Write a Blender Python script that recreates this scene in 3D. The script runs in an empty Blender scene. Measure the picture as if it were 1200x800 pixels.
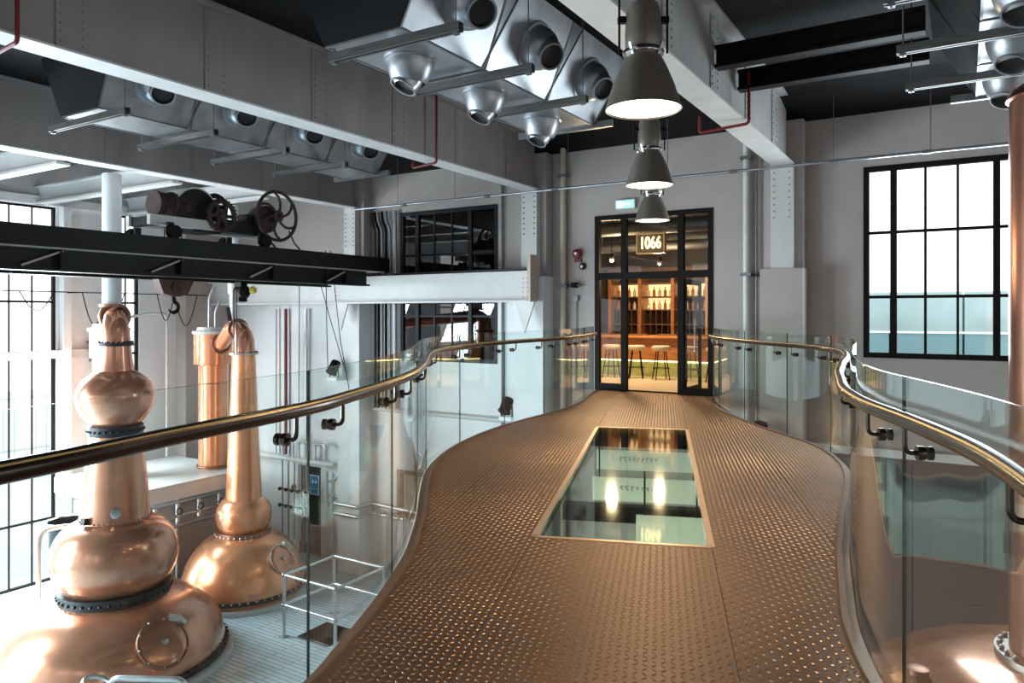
import bpy, math, random
from mathutils import Vector, Matrix
random.seed(7)
sc = bpy.context.scene
COL = sc.collection
PI = math.pi

# ------------------------------------------------------------------ camera
cam_d = bpy.data.cameras.new('camera'); cam = bpy.data.objects.new('camera', cam_d); COL.objects.link(cam)
cam_d.sensor_width = 36; cam_d.lens = 860 / 1200 * 36
cam_d.shift_y = -32 / 1200
cam_d.clip_start = 0.05; cam_d.clip_end = 300
cam.location = (0, 0, 1.6)
cam.rotation_euler = (PI / 2, 0, math.radians(31.6))
sc.camera = cam
# ------------------------------------------------------------------ world, exposure
sc.view_settings.view_transform = 'Standard'; sc.view_settings.look = 'None'
sc.view_settings.gamma = 1; sc.view_settings.use_curve_mapping = False
sc.view_settings.exposure = 0.0
w = bpy.data.worlds.new('overcast'); sc.world = w; w.use_nodes = True
WORLD = 2.6
bg = w.node_tree.nodes['Background']; bg.inputs[0].default_value = (0.93, 0.97, 1.0, 1); bg.inputs[1].default_value = WORLD
# daylight falling in through the tall windows of the hall (one lamp per window bay)
def area(name, loc, rot, sx, sy, e, col):
    l = bpy.data.lights.new(name, 'AREA'); l.shape = 'RECTANGLE'; l.size = sx; l.size_y = sy; l.energy = e; l.color = col
    o = bpy.data.objects.new(name, l); COL.objects.link(o); o.location = loc; o.rotation_euler = rot
    return o
DAY = (0.80, 0.93, 1.0)
for i, yc in enumerate((-3.5, 2.0, 8.0)):
    for zc in (-3.2, -0.9, 1.4):        # sky light comes in slanting down
        area('window_daylight', (-18.5, yc, zc), (0, math.radians(-64), 0), 2.2, 3.0, 720, DAY)
area('window_daylight', (-0.2, 14.1, 2.5), (-PI / 2, 0, 0), 2.4, 3.2, 300, DAY)

# ------------------------------------------------------------------ materials
MATS = {}
def mat(name, col, rough=0.5, metal=0.0, var=0.0, scale=3.0, bump=0.0, bscale=40.0, emit=None, es=0.0, rvar=0.0, stretch=None, spec=None, coat=0.0):
    m = bpy.data.materials.new(name); m.use_nodes = True; MATS[name] = m
    nt = m.node_tree; b = nt.nodes['Principled BSDF']
    b.inputs['Base Color'].default_value = (*col, 1); b.inputs['Roughness'].default_value = rough; b.inputs['Metallic'].default_value = metal
    if spec is not None: b.inputs['Specular IOR Level'].default_value = spec
    if coat: b.inputs['Coat Weight'].default_value = coat; b.inputs['Coat Roughness'].default_value = 0.08
    if emit: b.inputs['Emission Color'].default_value = (*emit, 1); b.inputs['Emission Strength'].default_value = es
    if var or bump or rvar:
        tc = nt.nodes.new('ShaderNodeTexCoord'); mp = nt.nodes.new('ShaderNodeMapping')
        if stretch: mp.inputs['Scale'].default_value = stretch
        nt.links.new(tc.outputs['Object'], mp.inputs[0])
        n = nt.nodes.new('ShaderNodeTexNoise'); n.inputs['Scale'].default_value = scale; n.inputs['Detail'].default_value = 6
        nt.links.new(mp.outputs[0], n.inputs['Vector'])
        if var:
            r = nt.nodes.new('ShaderNodeValToRGB')
            r.color_ramp.elements[0].position = 0.3; r.color_ramp.elements[1].position = 0.72
            r.color_ramp.elements[0].color = (*[max(0, c * (1 - var)) for c in col], 1)
            r.color_ramp.elements[1].color = (*[min(1, c * (1 + var)) for c in col], 1)
            nt.links.new(n.outputs['Fac'], r.inputs[0]); nt.links.new(r.outputs[0], b.inputs['Base Color'])
        if rvar:
            mr = nt.nodes.new('ShaderNodeMapRange'); mr.inputs['To Min'].default_value = max(0.02, rough - rvar); mr.inputs['To Max'].default_value = rough + rvar
            nt.links.new(n.outputs['Fac'], mr.inputs[0]); nt.links.new(mr.outputs[0], b.inputs['Roughness'])
        if bump:
            n2 = nt.nodes.new('ShaderNodeTexNoise'); n2.inputs['Scale'].default_value = bscale; n2.inputs['Detail'].default_value = 4
            nt.links.new(mp.outputs[0], n2.inputs['Vector'])
            bp = nt.nodes.new('ShaderNodeBump'); bp.inputs['Strength'].default_value = bump; bp.inputs['Distance'].default_value = 0.02
            nt.links.new(n2.outputs['Fac'], bp.inputs['Height']); nt.links.new(bp.outputs[0], b.inputs['Normal'])
    return m

def glass(name, tint, ior=1.5, rough=0.0):
    m = bpy.data.materials.new(name); m.use_nodes = True; MATS[name] = m; nt = m.node_tree
    nt.nodes.remove(nt.nodes['Principled BSDF'])
    out = nt.nodes['Material Output']
    t = nt.nodes.new('ShaderNodeBsdfTransparent'); t.inputs[0].default_value = (*tint, 1)
    g = nt.nodes.new('ShaderNodeBsdfGlossy'); g.inputs['Color'].default_value = (1, 1, 1, 1); g.inputs['Roughness'].default_value = rough
    f = nt.nodes.new('ShaderNodeFresnel'); f.inputs['IOR'].default_value = ior
    # same reflectance on both faces of the pane
    geo = nt.nodes.new('ShaderNodeNewGeometry')
    mixi = nt.nodes.new('ShaderNodeMapRange'); mixi.inputs['To Min'].default_value = ior; mixi.inputs['To Max'].default_value = 1 / ior
    nt.links.new(geo.outputs['Backfacing'], mixi.inputs[0]); nt.links.new(mixi.outputs[0], f.inputs['IOR'])
    mx = nt.nodes.new('ShaderNodeMixShader')
    nt.links.new(f.outputs[0], mx.inputs[0]); nt.links.new(t.outputs[0], mx.inputs[1]); nt.links.new(g.outputs[0], mx.inputs[2])
    nt.links.new(mx.outputs[0], out.inputs[0])
    return m

mat('wall_paint', (0.405, 0.36, 0.338), 0.75, 0, 0.07, 0.8, 0.25, 30)
mat('wall_lower', (0.065, 0.065, 0.072), 0.35, 0, 0.08, 1.0)
mat('white_paint', (0.74, 0.76, 0.77), 0.55, 0, 0.06, 1.5, 0.1, 20)
mat('white_steel', (0.56, 0.56, 0.55), 0.42, 0, 0.04, 4)
mat('beam_pale', (0.40, 0.39, 0.385), 0.55, 0, 0.12, 1.5, 0.15, 12)
mat('beam_grey', (0.32, 0.288, 0.275), 0.5, 0, 0.16, 1.2, 0.15, 12, stretch=(1, 1, 0.35))
mat('beam_flange', (0.62, 0.61, 0.60), 0.5, 0, 0.08, 3)
mat('ceiling_black', (0.008, 0.008, 0.009), 0.8, 0, 0.3, 3, spec=0.2)
mat('black_steel', (0.009, 0.0065, 0.006), 0.6, 0, 0.2, 6, spec=0.12)
mat('crane_black', (0.008, 0.0085, 0.007), 0.5, 0, 0.35, 2, spec=0.22)
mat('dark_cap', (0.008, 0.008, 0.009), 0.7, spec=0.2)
mat('galv', (0.36, 0.375, 0.40), 0.36, 0.8, 0.16, 3.5, rvar=0.1)
mat('galv_strut', (0.20, 0.20, 0.205), 0.45, 0.7, 0.15, 8)
mat('strut_dark', (0.13, 0.125, 0.12), 0.5, 0.6, 0.3, 12, stretch=(0.3, 6, 6))
mat('chrome', (0.72, 0.73, 0.74), 0.16, 1)
mat('steel_pipe', (0.60, 0.62, 0.64), 0.28, 0.9, 0.06, 6)
mat('copper', (0.55, 0.25, 0.155), 0.25, 0.62, 0.16, 1.6, 0.05, 4, rvar=0.06, coat=0.5)
mat('copper_red', (0.50, 0.23, 0.16), 0.3, 1, 0.12, 2)
mat('copper_bright', (0.73, 0.33, 0.17), 0.26, 0.6, 0.12, 1.6, rvar=0.06, coat=0.4)
mat('copper_dark', (0.30, 0.15, 0.10), 0.4, 0.9, 0.2, 6)
mat('bolt_ring', (0.035, 0.035, 0.04), 0.45, 0.6)
mat('bolt_silver', (0.45, 0.43, 0.42), 0.32, 0.95)
mat('bronze', (0.085, 0.062, 0.05), 0.25, 0.9, 0.1, 10)
mat('gold_tone', (0.90, 0.55, 0.20), 0.35, 0.35)
mat('deck', (0.152, 0.077, 0.037), 0.44, 0.55, 0.14, 0.9, 0.1, 60, rvar=0.08)
mat('deck_stud', (0.35, 0.205, 0.112), 0.38, 0.6, 0.2, 2.0)
mat('deck_edge', (0.20, 0.12, 0.075), 0.42, 0.5, 0.15, 3)
mat('deck_trim', (0.62, 0.42, 0.28), 0.35, 0.7)
mat('rust', (0.055, 0.032, 0.027), 0.6, 0.4, 0.35, 8)
mat('rust_red', (0.07, 0.022, 0.02), 0.5, 0.2, 0.3, 8)
mat('red', (0.17, 0.008, 0.014), 0.4)
mat('lamp_grey', (0.16, 0.135, 0.115), 0.38, 0.3, 0.06, 8)
mat('tan', (0.50, 0.41, 0.34), 0.5)
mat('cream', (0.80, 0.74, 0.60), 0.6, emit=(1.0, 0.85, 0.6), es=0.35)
mat('door_dark', (0.012, 0.012, 0.016), 0.5, spec=0.2)
mat('blue_sign', (0.02, 0.22, 0.42), 0.4)
mat('white_sign', (0.85, 0.87, 0.88), 0.4)
mat('black', (0.01, 0.01, 0.01), 0.5)
mat('yellow', (0.75, 0.55, 0.08), 0.5)
mat('wood', (0.46, 0.19, 0.06), 0.4, 0, 0.25, 3, stretch=(1, 6, 6))
mat('wood_dark', (0.13, 0.06, 0.028), 0.5, 0, 0.25, 3, stretch=(6, 6, 1))
mat('bar_floor', (0.62, 0.50, 0.36), 0.4, 0, 0.1, 2)
mat('bar_wall', (0.045, 0.032, 0.024), 0.6, 0, 0.1, 2)
mat('stool_seat', (0.55, 0.46, 0.37), 0.5)
mat('bottle_amber', (0.45, 0.16, 0.03), 0.12)
mat('bottle_clear', (0.75, 0.62, 0.45), 0.12)
mat('bottle_dark', (0.05, 0.035, 0.025), 0.15)
mat('back_lit', (0.9, 0.6, 0.35), 0.5, emit=(1.0, 0.62, 0.30), es=1.3)
mat('led_strip', (1, 0.9, 0.5), 0.5, emit=(1.0, 0.86, 0.40), es=4)
mat('bar_base', (0.35, 0.38, 0.16), 0.4, 0, 0.2, 10)
mat('lamp_lens', (1, 0.9, 0.75), 0.5, emit=(1.0, 0.84, 0.62), es=9)
mat('bulb', (1, 0.9, 0.7), 0.5, emit=(1.0, 0.75, 0.42), es=60)
mat('sign_glow', (1, 0.85, 0.5), 0.5, emit=(1.0, 0.78, 0.36), es=4)
mat('sign_box', (0.16, 0.10, 0.04), 0.4, 0.3, emit=(0.55, 0.33, 0.08), es=0.06)
mat('exit_green', (0.2, 0.6, 0.45), 0.4, emit=(0.4, 0.9, 0.70), es=0.9)
mat('exit_white', (0.9, 1, 0.95), 0.4, emit=(0.85, 1, 0.93), es=1.3)
mat('glass_edge', (0.012, 0.035, 0.03), 0.2, spec=0.3)
mat('duct_dark', (0.05, 0.05, 0.05), 0.55, 0.5)
mat('ext_ground', (0.55, 0.56, 0.56), 0.8, 0, 0.08, 0.4)
mat('ext_teal', (0.34, 0.45, 0.46), 0.5, 0, 0.1, 1)
mat('ext_teal_dark', (0.15, 0.27, 0.29), 0.5, 0, 0.1, 1)
mat('fence_pale', (0.55, 0.56, 0.57), 0.6)
mat('ext_pale', (0.72, 0.72, 0.70), 0.7)
mat('pit', (0.02, 0.03, 0.035), 0.7)
glass('balustrade_glass', (0.93, 0.975, 0.96), 1.36)
glass('window_glass', (0.97, 0.985, 0.98), 1.3)
glass('dark_glass', (0.55, 0.53, 0.52), 1.6)
glass('floor_glass', (0.82, 0.88, 0.76), 1.33, 0.05)
mat('board_added_glow', (0.85, 0.88, 0.84), 0.4, emit=(0.85, 0.95, 0.85), es=0.45)  # boards are no lamps: faint glow added to lift them under the deck

# lower floor: pale blue-grey plank-like tread strips (colour and fine relief only)
def floor_mat():
    m = mat('floor_strips', (0.44, 0.49, 0.53), 0.33, 0.1)
    nt = m.node_tree; b = nt.nodes['Principled BSDF']
    tc = nt.nodes.new('ShaderNodeTexCoord'); br = nt.nodes.new('ShaderNodeTexBrick')
    br.inputs['Scale'].default_value = 1; br.inputs['Brick Width'].default_value = 1.2; br.inputs['Row Height'].default_value = 0.11
    br.inputs['Mortar Size'].default_value = 0.012
    br.inputs['Color1'].default_value = (0.56, 0.68, 0.74, 1); br.inputs['Color2'].default_value = (0.46, 0.58, 0.64, 1); br.inputs['Mortar'].default_value = (0.26, 0.31, 0.34, 1)
    nt.links.new(tc.outputs['Object'], br.inputs['Vector']); nt.links.new(br.outputs['Color'], b.inputs['Base Color'])
    bp = nt.nodes.new('ShaderNodeBump'); bp.inputs['Strength'].default_value = 0.5; bp.inputs['Distance'].default_value = 0.01; bp.invert = True
    nt.links.new(br.outputs['Fac'], bp.inputs['Height']); nt.links.new(bp.outputs[0], b.inputs['Normal'])
floor_mat()

# ------------------------------------------------------------------ mesh building
def rootof(o):
    while o.parent: o = o.parent
    return o
def fillet(pts, r, n=5):
    pts = [Vector(p) for p in pts]
    if len(pts) < 3 or r <= 0: return pts
    out = [pts[0]]
    for i in range(1, len(pts) - 1):
        a, b, c = pts[i - 1], pts[i], pts[i + 1]
        d1 = (a - b); d2 = (c - b); rr = min(r, d1.length * 0.49, d2.length * 0.49)
        p = b + d1.normalized() * rr; q = b + d2.normalized() * rr
        for k in range(n + 1):
            t = k / n
            out.append(p * (1 - t) ** 2 + b * 2 * t * (1 - t) + q * t * t)
    out.append(pts[-1]); return out
class MB:
    def __init__(s): s.V = []; s.F = []; s.M = []
    def add(s, vs, fs, mi=0):
        o = len(s.V); s.V += [Vector(v) for v in vs]
        for f in fs: s.F.append(tuple(i + o for i in f)); s.M.append(mi)
        return s
    def box(s, x0, x1, y0, y1, z0, z1, mi=0, M=None):
        vs = [Vector(v) for v in ((x0, y0, z0), (x1, y0, z0), (x1, y1, z0), (x0, y1, z0), (x0, y0, z1), (x1, y0, z1), (x1, y1, z1), (x0, y1, z1))]
        if M is not None: vs = [M @ v for v in vs]
        return s.add(vs, [(0, 3, 2, 1), (4, 5, 6, 7), (0, 1, 5, 4), (1, 2, 6, 5), (2, 3, 7, 6), (3, 0, 4, 7)], mi)
    def bar(s, p, q, w_, h_, mi=0, up=(0, 0, 1)):
        p, q = Vector(p), Vector(q); d = (q - p); L = d.length; d.normalize()
        side = d.cross(Vector(up))
        if side.length < 1e-4: side = d.cross(Vector((0, 1, 0)))
        side.normalize(); u = side.cross(d)
        M = Matrix((( d.x, side.x, u.x, p.x), (d.y, side.y, u.y, p.y), (d.z, side.z, u.z, p.z), (0, 0, 0, 1)))
        return s.box(0, L, -w_ / 2, w_ / 2, -h_ / 2, h_ / 2, mi, M)
    def tube(s, pts, r, n=10, mi=0, closed=False, fr=0, cap=True):
        pts = fillet(pts, fr) if fr else [Vector(p) for p in pts]
        N = len(pts); rs = r if isinstance(r, (list, tuple)) else [r] * N
        prev = None; o = len(s.V)
        for i, p in enumerate(pts):
            if closed: d = pts[(i + 1) % N] - pts[i - 1]
            else: d = pts[min(i + 1, N - 1)] - pts[max(i - 1, 0)]
            d.normalize()
            if prev is None:
                a = Vector((0, 0, 1)) if abs(d.z) < 0.9 else Vector((0, 1, 0))
                u = d.cross(a).normalized()
            else:
                u = (prev - d * prev.dot(d)).normalized()
            prev = u; v = d.cross(u)
            for k in range(n):
                an = 2 * PI * k / n
                s.V.append(p + (u * math.cos(an) + v * math.sin(an)) * rs[i])
        R = N if closed else N - 1
        for i in range(R):
            for k in range(n):
                a = o + i * n + k; b = o + i * n + (k + 1) % n; j = (i + 1) % N
                c = o + j * n + (k + 1) % n; d_ = o + j * n + k
                s.F.append((a, b, c, d_)); s.M.append(mi)
        if cap and not closed:
            s.F.append(tuple(o + k for k in reversed(range(n)))); s.M.append(mi)
            s.F.append(tuple(o + (N - 1) * n + k for k in range(n))); s.M.append(mi)
        return s
    def lathe(s, prof, c=(0, 0, 0), n=32, mi=0, axis=(0, 0, 1), cap=False):
        ax = Vector(axis).normalized(); a = Vector((1, 0, 0)) if abs(ax.x) < 0.9 else Vector((0, 1, 0))
        u = a - ax * a.dot(ax); u.normalize(); v = ax.cross(u); c = Vector(c); o = len(s.V)
        for (r, z) in prof:
            for k in range(n):
                an = 2 * PI * k / n
                s.V.append(c + ax * z + (u * math.cos(an) + v * math.sin(an)) * r)
        for i in range(len(prof) - 1):
            for k in range(n):
                s.F.append((o + i * n + k, o + i * n + (k + 1) % n, o + (i + 1) * n + (k + 1) % n, o + (i + 1) * n + k)); s.M.append(mi)
        if cap:
            s.F.append(tuple(o + k for k in reversed(range(n)))); s.M.append(mi)
            e = o + (len(prof) - 1) * n; s.F.append(tuple(e + k for k in range(n))); s.M.append(mi)
        return s
    def cyl(s, p, q, r, n=14, mi=0):
        return s.tube([p, q], r, n, mi)
    def ring(s, c, R, r, axis=(0, 0, 1), n=32, m=8, mi=0):
        ax = Vector(axis).normalized(); a = Vector((1, 0, 0)) if abs(ax.x) < 0.9 else Vector((0, 1, 0))
        u = (a - ax * a.dot(ax)).normalized(); v = ax.cross(u); c = Vector(c)
        return s.tube([c + (u * math.cos(2 * PI * k / n) + v * math.sin(2 * PI * k / n)) * R for k in range(n)], r, m, mi, closed=True)
    def ball(s, c, r, n=8, m=5, mi=0, sc_=(1, 1, 1)):
        o = len(s.V); c = Vector(c)
        for i in range(m + 1):
            th = PI * i / m
            for k in range(n):
                ph = 2 * PI * k / n
                s.V.append(c + Vector((r * sc_[0] * math.sin(th) * math.cos(ph), r * sc_[1] * math.sin(th) * math.sin(ph), -r * sc_[2] * math.cos(th))))
        for i in range(m):
            for k in range(n):
                s.F.append((o + i * n + k, o + i * n + (k + 1) % n, o + (i + 1) * n + (k + 1) % n, o + (i + 1) * n + k)); s.M.append(mi)
        return s
    def prism(s, poly, d, mi=0):
        """poly: 3D points of a planar polygon, d: extrusion vector"""
        n = len(poly); d = Vector(d); P = [Vector(p) for p in poly]
        fs = [tuple(reversed(range(n))), tuple(range(n, 2 * n))] + [(i, (i + 1) % n, n + (i + 1) % n, n + i) for i in range(n)]
        return s.add(P + [p + d for p in P], fs, mi)
    def build(s, name, m, parent=None, sharp=38, kind=None):
        off = rootof(parent).location if parent else Vector((0, 0, 0))
        me = bpy.data.meshes.new(name)
        me.from_pydata([v - off for v in s.V], [], s.F)
        for mm in (m if isinstance(m, (list, tuple)) else [m]): me.materials.append(MATS[mm])
        if any(s.M): me.polygons.foreach_set('material_index', s.M)
        me.polygons.foreach_set('use_smooth', [True] * len(me.polygons))
        me.validate()
        try:
            import bmesh
            bm = bmesh.new(); bm.from_mesh(me); bmesh.ops.recalc_face_normals(bm, faces=bm.faces); bm.to_mesh(me); bm.free()
        except Exception: pass
        me.set_sharp_from_angle(angle=math.radians(sharp)); me.update()
        o = bpy.data.objects.new(name, me); COL.objects.link(o)
        if parent: o.parent = parent
        if kind: o['kind'] = kind
        return o
def tag(o, label=None, cat=None, group=None, kind=None):
    if label: o['label'] = label
    if cat: o['category'] = cat
    if group: o['group'] = group
    if kind: o['kind'] = kind
    return o
def thing(name, loc, label, cat, group=None):
    o = bpy.data.objects.new(name, None); COL.objects.link(o); o.location = loc; o.empty_display_size = 0.2
    return tag(o, label, cat, group)
def struct(name, loc=(0, 0, 0)):
    o = bpy.data.objects.new(name, None); COL.objects.link(o); o.location = loc; o['kind'] = 'structure'
    return o
def copy_tree(o, parent=None):
    c = o.copy(); COL.objects.link(c); c.parent = parent
    for ch in o.children: copy_tree(ch, c)
    return c
def grid_wall(axis, p0, p1, a_rng, z_rng, holes):
    """solid wall slab with rectangular holes; axis 'y' -> slab in XZ between y=p0..p1, 'x' -> slab in YZ"""
    m = MB()
    A = sorted(set([a_rng[0], a_rng[1]] + [h[0] for h in holes] + [h[1] for h in holes]))
    Z = sorted(set([z_rng[0], z_rng[1]] + [h[2] for h in holes] + [h[3] for h in holes]))
    A = [a for a in A if a_rng[0] <= a <= a_rng[1]]; Z = [z for z in Z if z_rng[0] <= z <= z_rng[1]]
    def solid(i, j):
        if i < 0 or j < 0 or i >= len(A) - 1 or j >= len(Z) - 1: return False
        a = (A[i] + A[i + 1]) / 2; z = (Z[j] + Z[j + 1]) / 2
        return not any(h[0] < a < h[1] and h[2] < z < h[3] for h in holes)
    P = (lambda a, d, z: (a, d, z)) if axis == 'y' else (lambda a, d, z: (d, a, z))
    for i in range(len(A) - 1):
        for j in range(len(Z) - 1):
            if not solid(i, j): continue
            a0, a1, z0, z1 = A[i], A[i + 1], Z[j], Z[j + 1]
            for d in (p0, p1): m.add([P(a0, d, z0), P(a1, d, z0), P(a1, d, z1), P(a0, d, z1)], [(0, 1, 2, 3)])
            if not solid(i - 1, j): m.add([P(a0, p0, z0), P(a0, p1, z0), P(a0, p1, z1), P(a0, p0, z1)], [(0, 1, 2, 3)])
            if not solid(i + 1, j): m.add([P(a1, p0, z0), P(a1, p1, z0), P(a1, p1, z1), P(a1, p0, z1)], [(0, 1, 2, 3)])
            if not solid(i, j - 1): m.add([P(a0, p0, z0), P(a1, p0, z0), P(a1, p1, z0), P(a0, p1, z0)], [(0, 1, 2, 3)])
            if not solid(i, j + 1): m.add([P(a0, p0, z1), P(a1, p0, z1), P(a1, p1, z1), P(a0, p1, z1)], [(0, 1, 2, 3)])
    return m

# ================================================================== THE HALL
YW = 14.25; XL = -19.0; ZF = -5.0; ZC = 5.45; XR = 7.5; YB = -8.5
PIL = (-13.36, -8.05, -2.79, 2.5)
# floor of the still house, with the hatch pit left open
HX0, HX1, HY0, HY1 = -11.6, -10.75, 10.5, 11.3
m = MB()
for (x0, x1, y0, y1) in ((XL, HX0, YB, YW), (HX1, XR, YB, YW), (HX0, HX1, YB, HY0), (HX0, HX1, HY1, YW)):
    m.box(x0, x1, y0, y1, ZF - 0.3, ZF)
tag(m.build('floor', 'floor_strips'), kind='structure')
# ceiling with a small cove down to the far wall
m = MB(); m.box(XL - 0.3, XR + 0.3, YB - 0.3, YW, ZC, ZC + 0.2)
m.prism([(XL, YW, ZC), (XL, YW, 5.12), (XL, YW - 0.06, 5.14), (XL, YW - 0.35, 5.3), (XL, YW - 0.9, 5.42), (XL, YW - 1.2, ZC)], (XR - XL, 0, 0))
tag(m.build('ceiling', 'ceiling_black'), kind='structure')
DOOR = (-6.69, -4.16, 0.0, 3.68); WR = (-1.5, 1.1, 0.84, 4.18); WD = (-12.05, -9.15, 0.45, 4.14)
HATCH = (-12.15, -11.1, -3.5, -2.3); LDOOR = (-15.65, -14.8, ZF, -2.55)
m = grid_wall('y', YW, YW + 0.3, (XL - 0.3, XR + 0.3), (ZF - 0.3, ZC + 0.2), [DOOR, WR, WD, HATCH, LDOOR])
wall_end = tag(m.build('wall_end', 'wall_paint'), kind='structure')
LWIN = [(6.4, 9.5, -4.92, 4.22), (10.8, 11.63, -4.92, 4.22), (0.4, 3.5, -4.92, 4.22), (-5.2, -2.0, -4.92, 4.22)]
m = grid_wall('x', XL - 0.3, XL, (YB - 0.3, YW + 0.3), (ZF - 0.3, ZC + 0.2), LWIN)
tag(m.build('wall_left', 'white_paint'), kind='structure')
RWIN = [(-3.0, -0.4, 0.84, 4.2), (3.5, 6.1, 0.84, 4.2), (9.0, 11.6, 0.84, 4.2)]  # unseen openings, sized to tune the sky light they let in
m = grid_wall('x', XR, XR + 0.3, (YB - 0.3, YW + 0.3), (ZF - 0.3, ZC + 0.2), RWIN)
tag(m.build('wall_right', 'wall_paint'), kind='structure')
BWIN = [(-17.3, -14.7, -4, 4.2), (-12.0, -9.4, 0.84, 4.2), (-6.7, -4.1, 0.84, 4.2)]  # unseen openings too, sized for the amount of fill light
m = grid_wall('y', YB - 0.3, YB, (XL - 0.3, XR + 0.3), (ZF - 0.3, ZC + 0.2), BWIN)
tag(m.build('wall_back', 'wall_paint'), kind='structure')
# wide band trim along the far wall at bridge level and darker panels below (right bay)
m = MB(); m.box(-2.4, XR, YW - 0.16, YW, -0.86, -0.72); tag(m.build('trim_1', 'beam_flange'), kind='structure')
tr = struct('trim_2', (0, YW, -2.9))
for i in range(6):
    x0 = -2.35 + i * 1.62
    if x0 + 1.6 > XR: break
    MB().box(x0, x0 + 1.6, YW - 0.05, YW, -4.95, -0.88).build('panel', 'wall_lower', tr)

m = grid_wall('y', YW - 0.012, YW - 0.001, (XL + 0.46, -7.7), (ZF, 1.95), [HATCH, LDOOR, (WD[0], WD[1], WD[2], 3.0)])
tag(m.build('wall_end_lower', 'white_paint'), kind='structure')
# ------------------------------------------------------------------ windows
def window(name, axis, a0, a1, z0, z1, pos, cols, rows, fm='black_steel', gm='window_glass', fw=0.09, thick=(), dep=0.1, hb=0.02):
    """cols: inner bar centres as absolute coordinates; thick: indices of heavy bars"""
    r = struct(name, ((a0 + a1) / 2, pos, z0) if axis == 'y' else (pos, (a0 + a1) / 2, z0))
    def B(A0, A1, Z0, Z1, nm, d=dep, o=0.0):
        m = MB()
        if axis == 'y': m.box(A0, A1, pos + o, pos + o + d, Z0, Z1)
        else: m.box(pos + o - d, pos + o, A0, A1, Z0, Z1)
        return m.build(nm, fm, r)
    B(a0, a0 + fw, z0, z1, 'jamb'); B(a1 - fw, a1, z0, z1, 'jamb')
    B(a0 + fw, a1 - fw, z1 - fw, z1, 'head'); B(a0 + fw, a1 - fw, z0, z0 + fw, 'sill')
    xs = [(a0 + fw, a0 + fw)]
    for i, c in enumerate(cols):
        h = 0.05 if i in thick else hb
        B(c - h, c + h, z0 + fw, z1 - fw, 'mullion', dep if i in thick else dep * 0.5, 0 if i in thick else (dep * 0.25 if axis == 'y' else -dep * 0.25))
        xs.append((c - h, c + h))
    xs.append((a1 - fw, a1 - fw))
    zs = [(z0 + fw, z0 + fw)] + [(z - 0.026, z + 0.026) for z in rows] + [(z1 - fw, z1 - fw)]
    for i in range(len(xs) - 1):
        for zc in rows:
            B(xs[i][1], xs[i + 1][0], zc - 0.026, zc + 0.026, 'glazing_bar', dep * 0.4, dep * 0.3 if axis == 'y' else -dep * 0.3)
        for j in range(len(zs) - 1):
            m = MB(); o = dep * 0.5
            A0, A1, Z0, Z1 = xs[i][1], xs[i + 1][0], zs[j][1], zs[j + 1][0]
            if axis == 'y': m.box(A0, A1, pos + o - 0.004, pos + o + 0.004, Z0, Z1)
            else: m.box(pos - o - 0.004, pos - o + 0.004, A0, A1, Z0, Z1)
            m.build('pane', gm, r)
    return r
window('window_1', 'y', *WR, YW - 0.02, [-1.03, -0.6, -0.18, 0.24, 0.68][0:1] + [-0.55, -0.08] + [0.46], [1.9, 3.02], thick=(0, 3))
window('window_2', 'y', *WD, YW - 0.02, [-11.52, -11.0, -10.47, -9.93], [1.55, 3.05], fm='door_dark', gm='dark_glass', thick=(0, 3))
window('window_3', 'x', *LWIN[0], XL - 0.05, [6.98, 7.48, 7.98, 8.49, 8.99], [-3.4, 0.55, 1.9], fm='black_steel', fw=0.05, hb=0.012)
window('window_4', 'x', *LWIN[1], XL - 0.05, [11.3], [-3.4, 0.55, 1.9], fm='black_steel', fw=0.05, hb=0.012)
window('window_5', 'x', *LWIN[2], XL - 0.05, [1.4, 2.5], [-3.4, 0.55, 1.9], fw=0.07)
# white transom rail across the tall left windows, with its grey bracket box
tr = MB(); tr.box(XL, XL + 0.16, 5.8, 10.25, 0.52, 0.72)
tag(tr.build('trim_3', 'white_steel'), kind='structure')
m = MB(); m.box(XL, XL + 0.1, 5.9, 10.6, 4.24, 4.44); m.box(XL, XL + 0.1, 10.7, 12.6, 4.24, 4.44); tag(m.build('trim_4', 'white_paint'), kind='structure')
m = MB(); m.box(XL, XL + 0.22, 9.56, 9.75, ZF, 4.24); tag(m.build('trim_5', 'white_paint'), kind='structure')
m = MB(); m.box(XL, XL + 0.45, 12.72, YW, ZF, ZC); tag(m.build('trim_6', 'wall_paint'), kind='structure')
m = MB(); m.box(XL + 0.16, XL + 0.34, 10.2, 10.42, 0.4, 0.9); m.box(XL + 0.34, XL + 0.4, 10.24, 10.38, 0.52, 0.74); m.box(XL + 0.16, XL + 0.22, 10.15, 10.47, 0.86, 0.94)
tag(m.build('junction_box', 'galv_strut'), 'small grey box at the end of the white rail across left window', 'box')

# ------------------------------------------------------------------ pilasters with riveted stanchions
plabels = ('white pilaster with rivets beside the bundle of dark pipes', 'white pilaster with rivets at the right end of the crane rail beam',
           'riveted pilaster on a wide base between glass door and bright window', 'riveted pilaster right of the bright window')
for i, x in enumerate(PIL):
    r = thing('pilaster', (x, YW, ZF), plabels[i], 'pilaster')
    pm = 'white_paint' if i < 2 else 'wall_paint'
    MB().box(x - 0.37, x + 0.37, YW - 0.5, YW - 0.013, ZF, 2.42).build('base', pm, r)
    MB().box(x - 0.34, x + 0.34, YW - 0.3, YW - 0.001, 2.42, 5.11).build('shaft', 'wall_paint', r)
    MB().box(x - 0.19, x + 0.19, YW - 0.46, YW - 0.3, 2.42, 4.31).build('steel_plate', 'white_steel', r)
    m = MB()
    for sx in (-0.13, 0.13):
        for k in range(8): m.ball((x + sx, YW - 0.462, 4.15 - k * 0.115), 0.017, 6, 4)
    m.build('rivets', 'bolt_ring' if i < 2 else 'beam_grey', r, kind='stuff')

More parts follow.
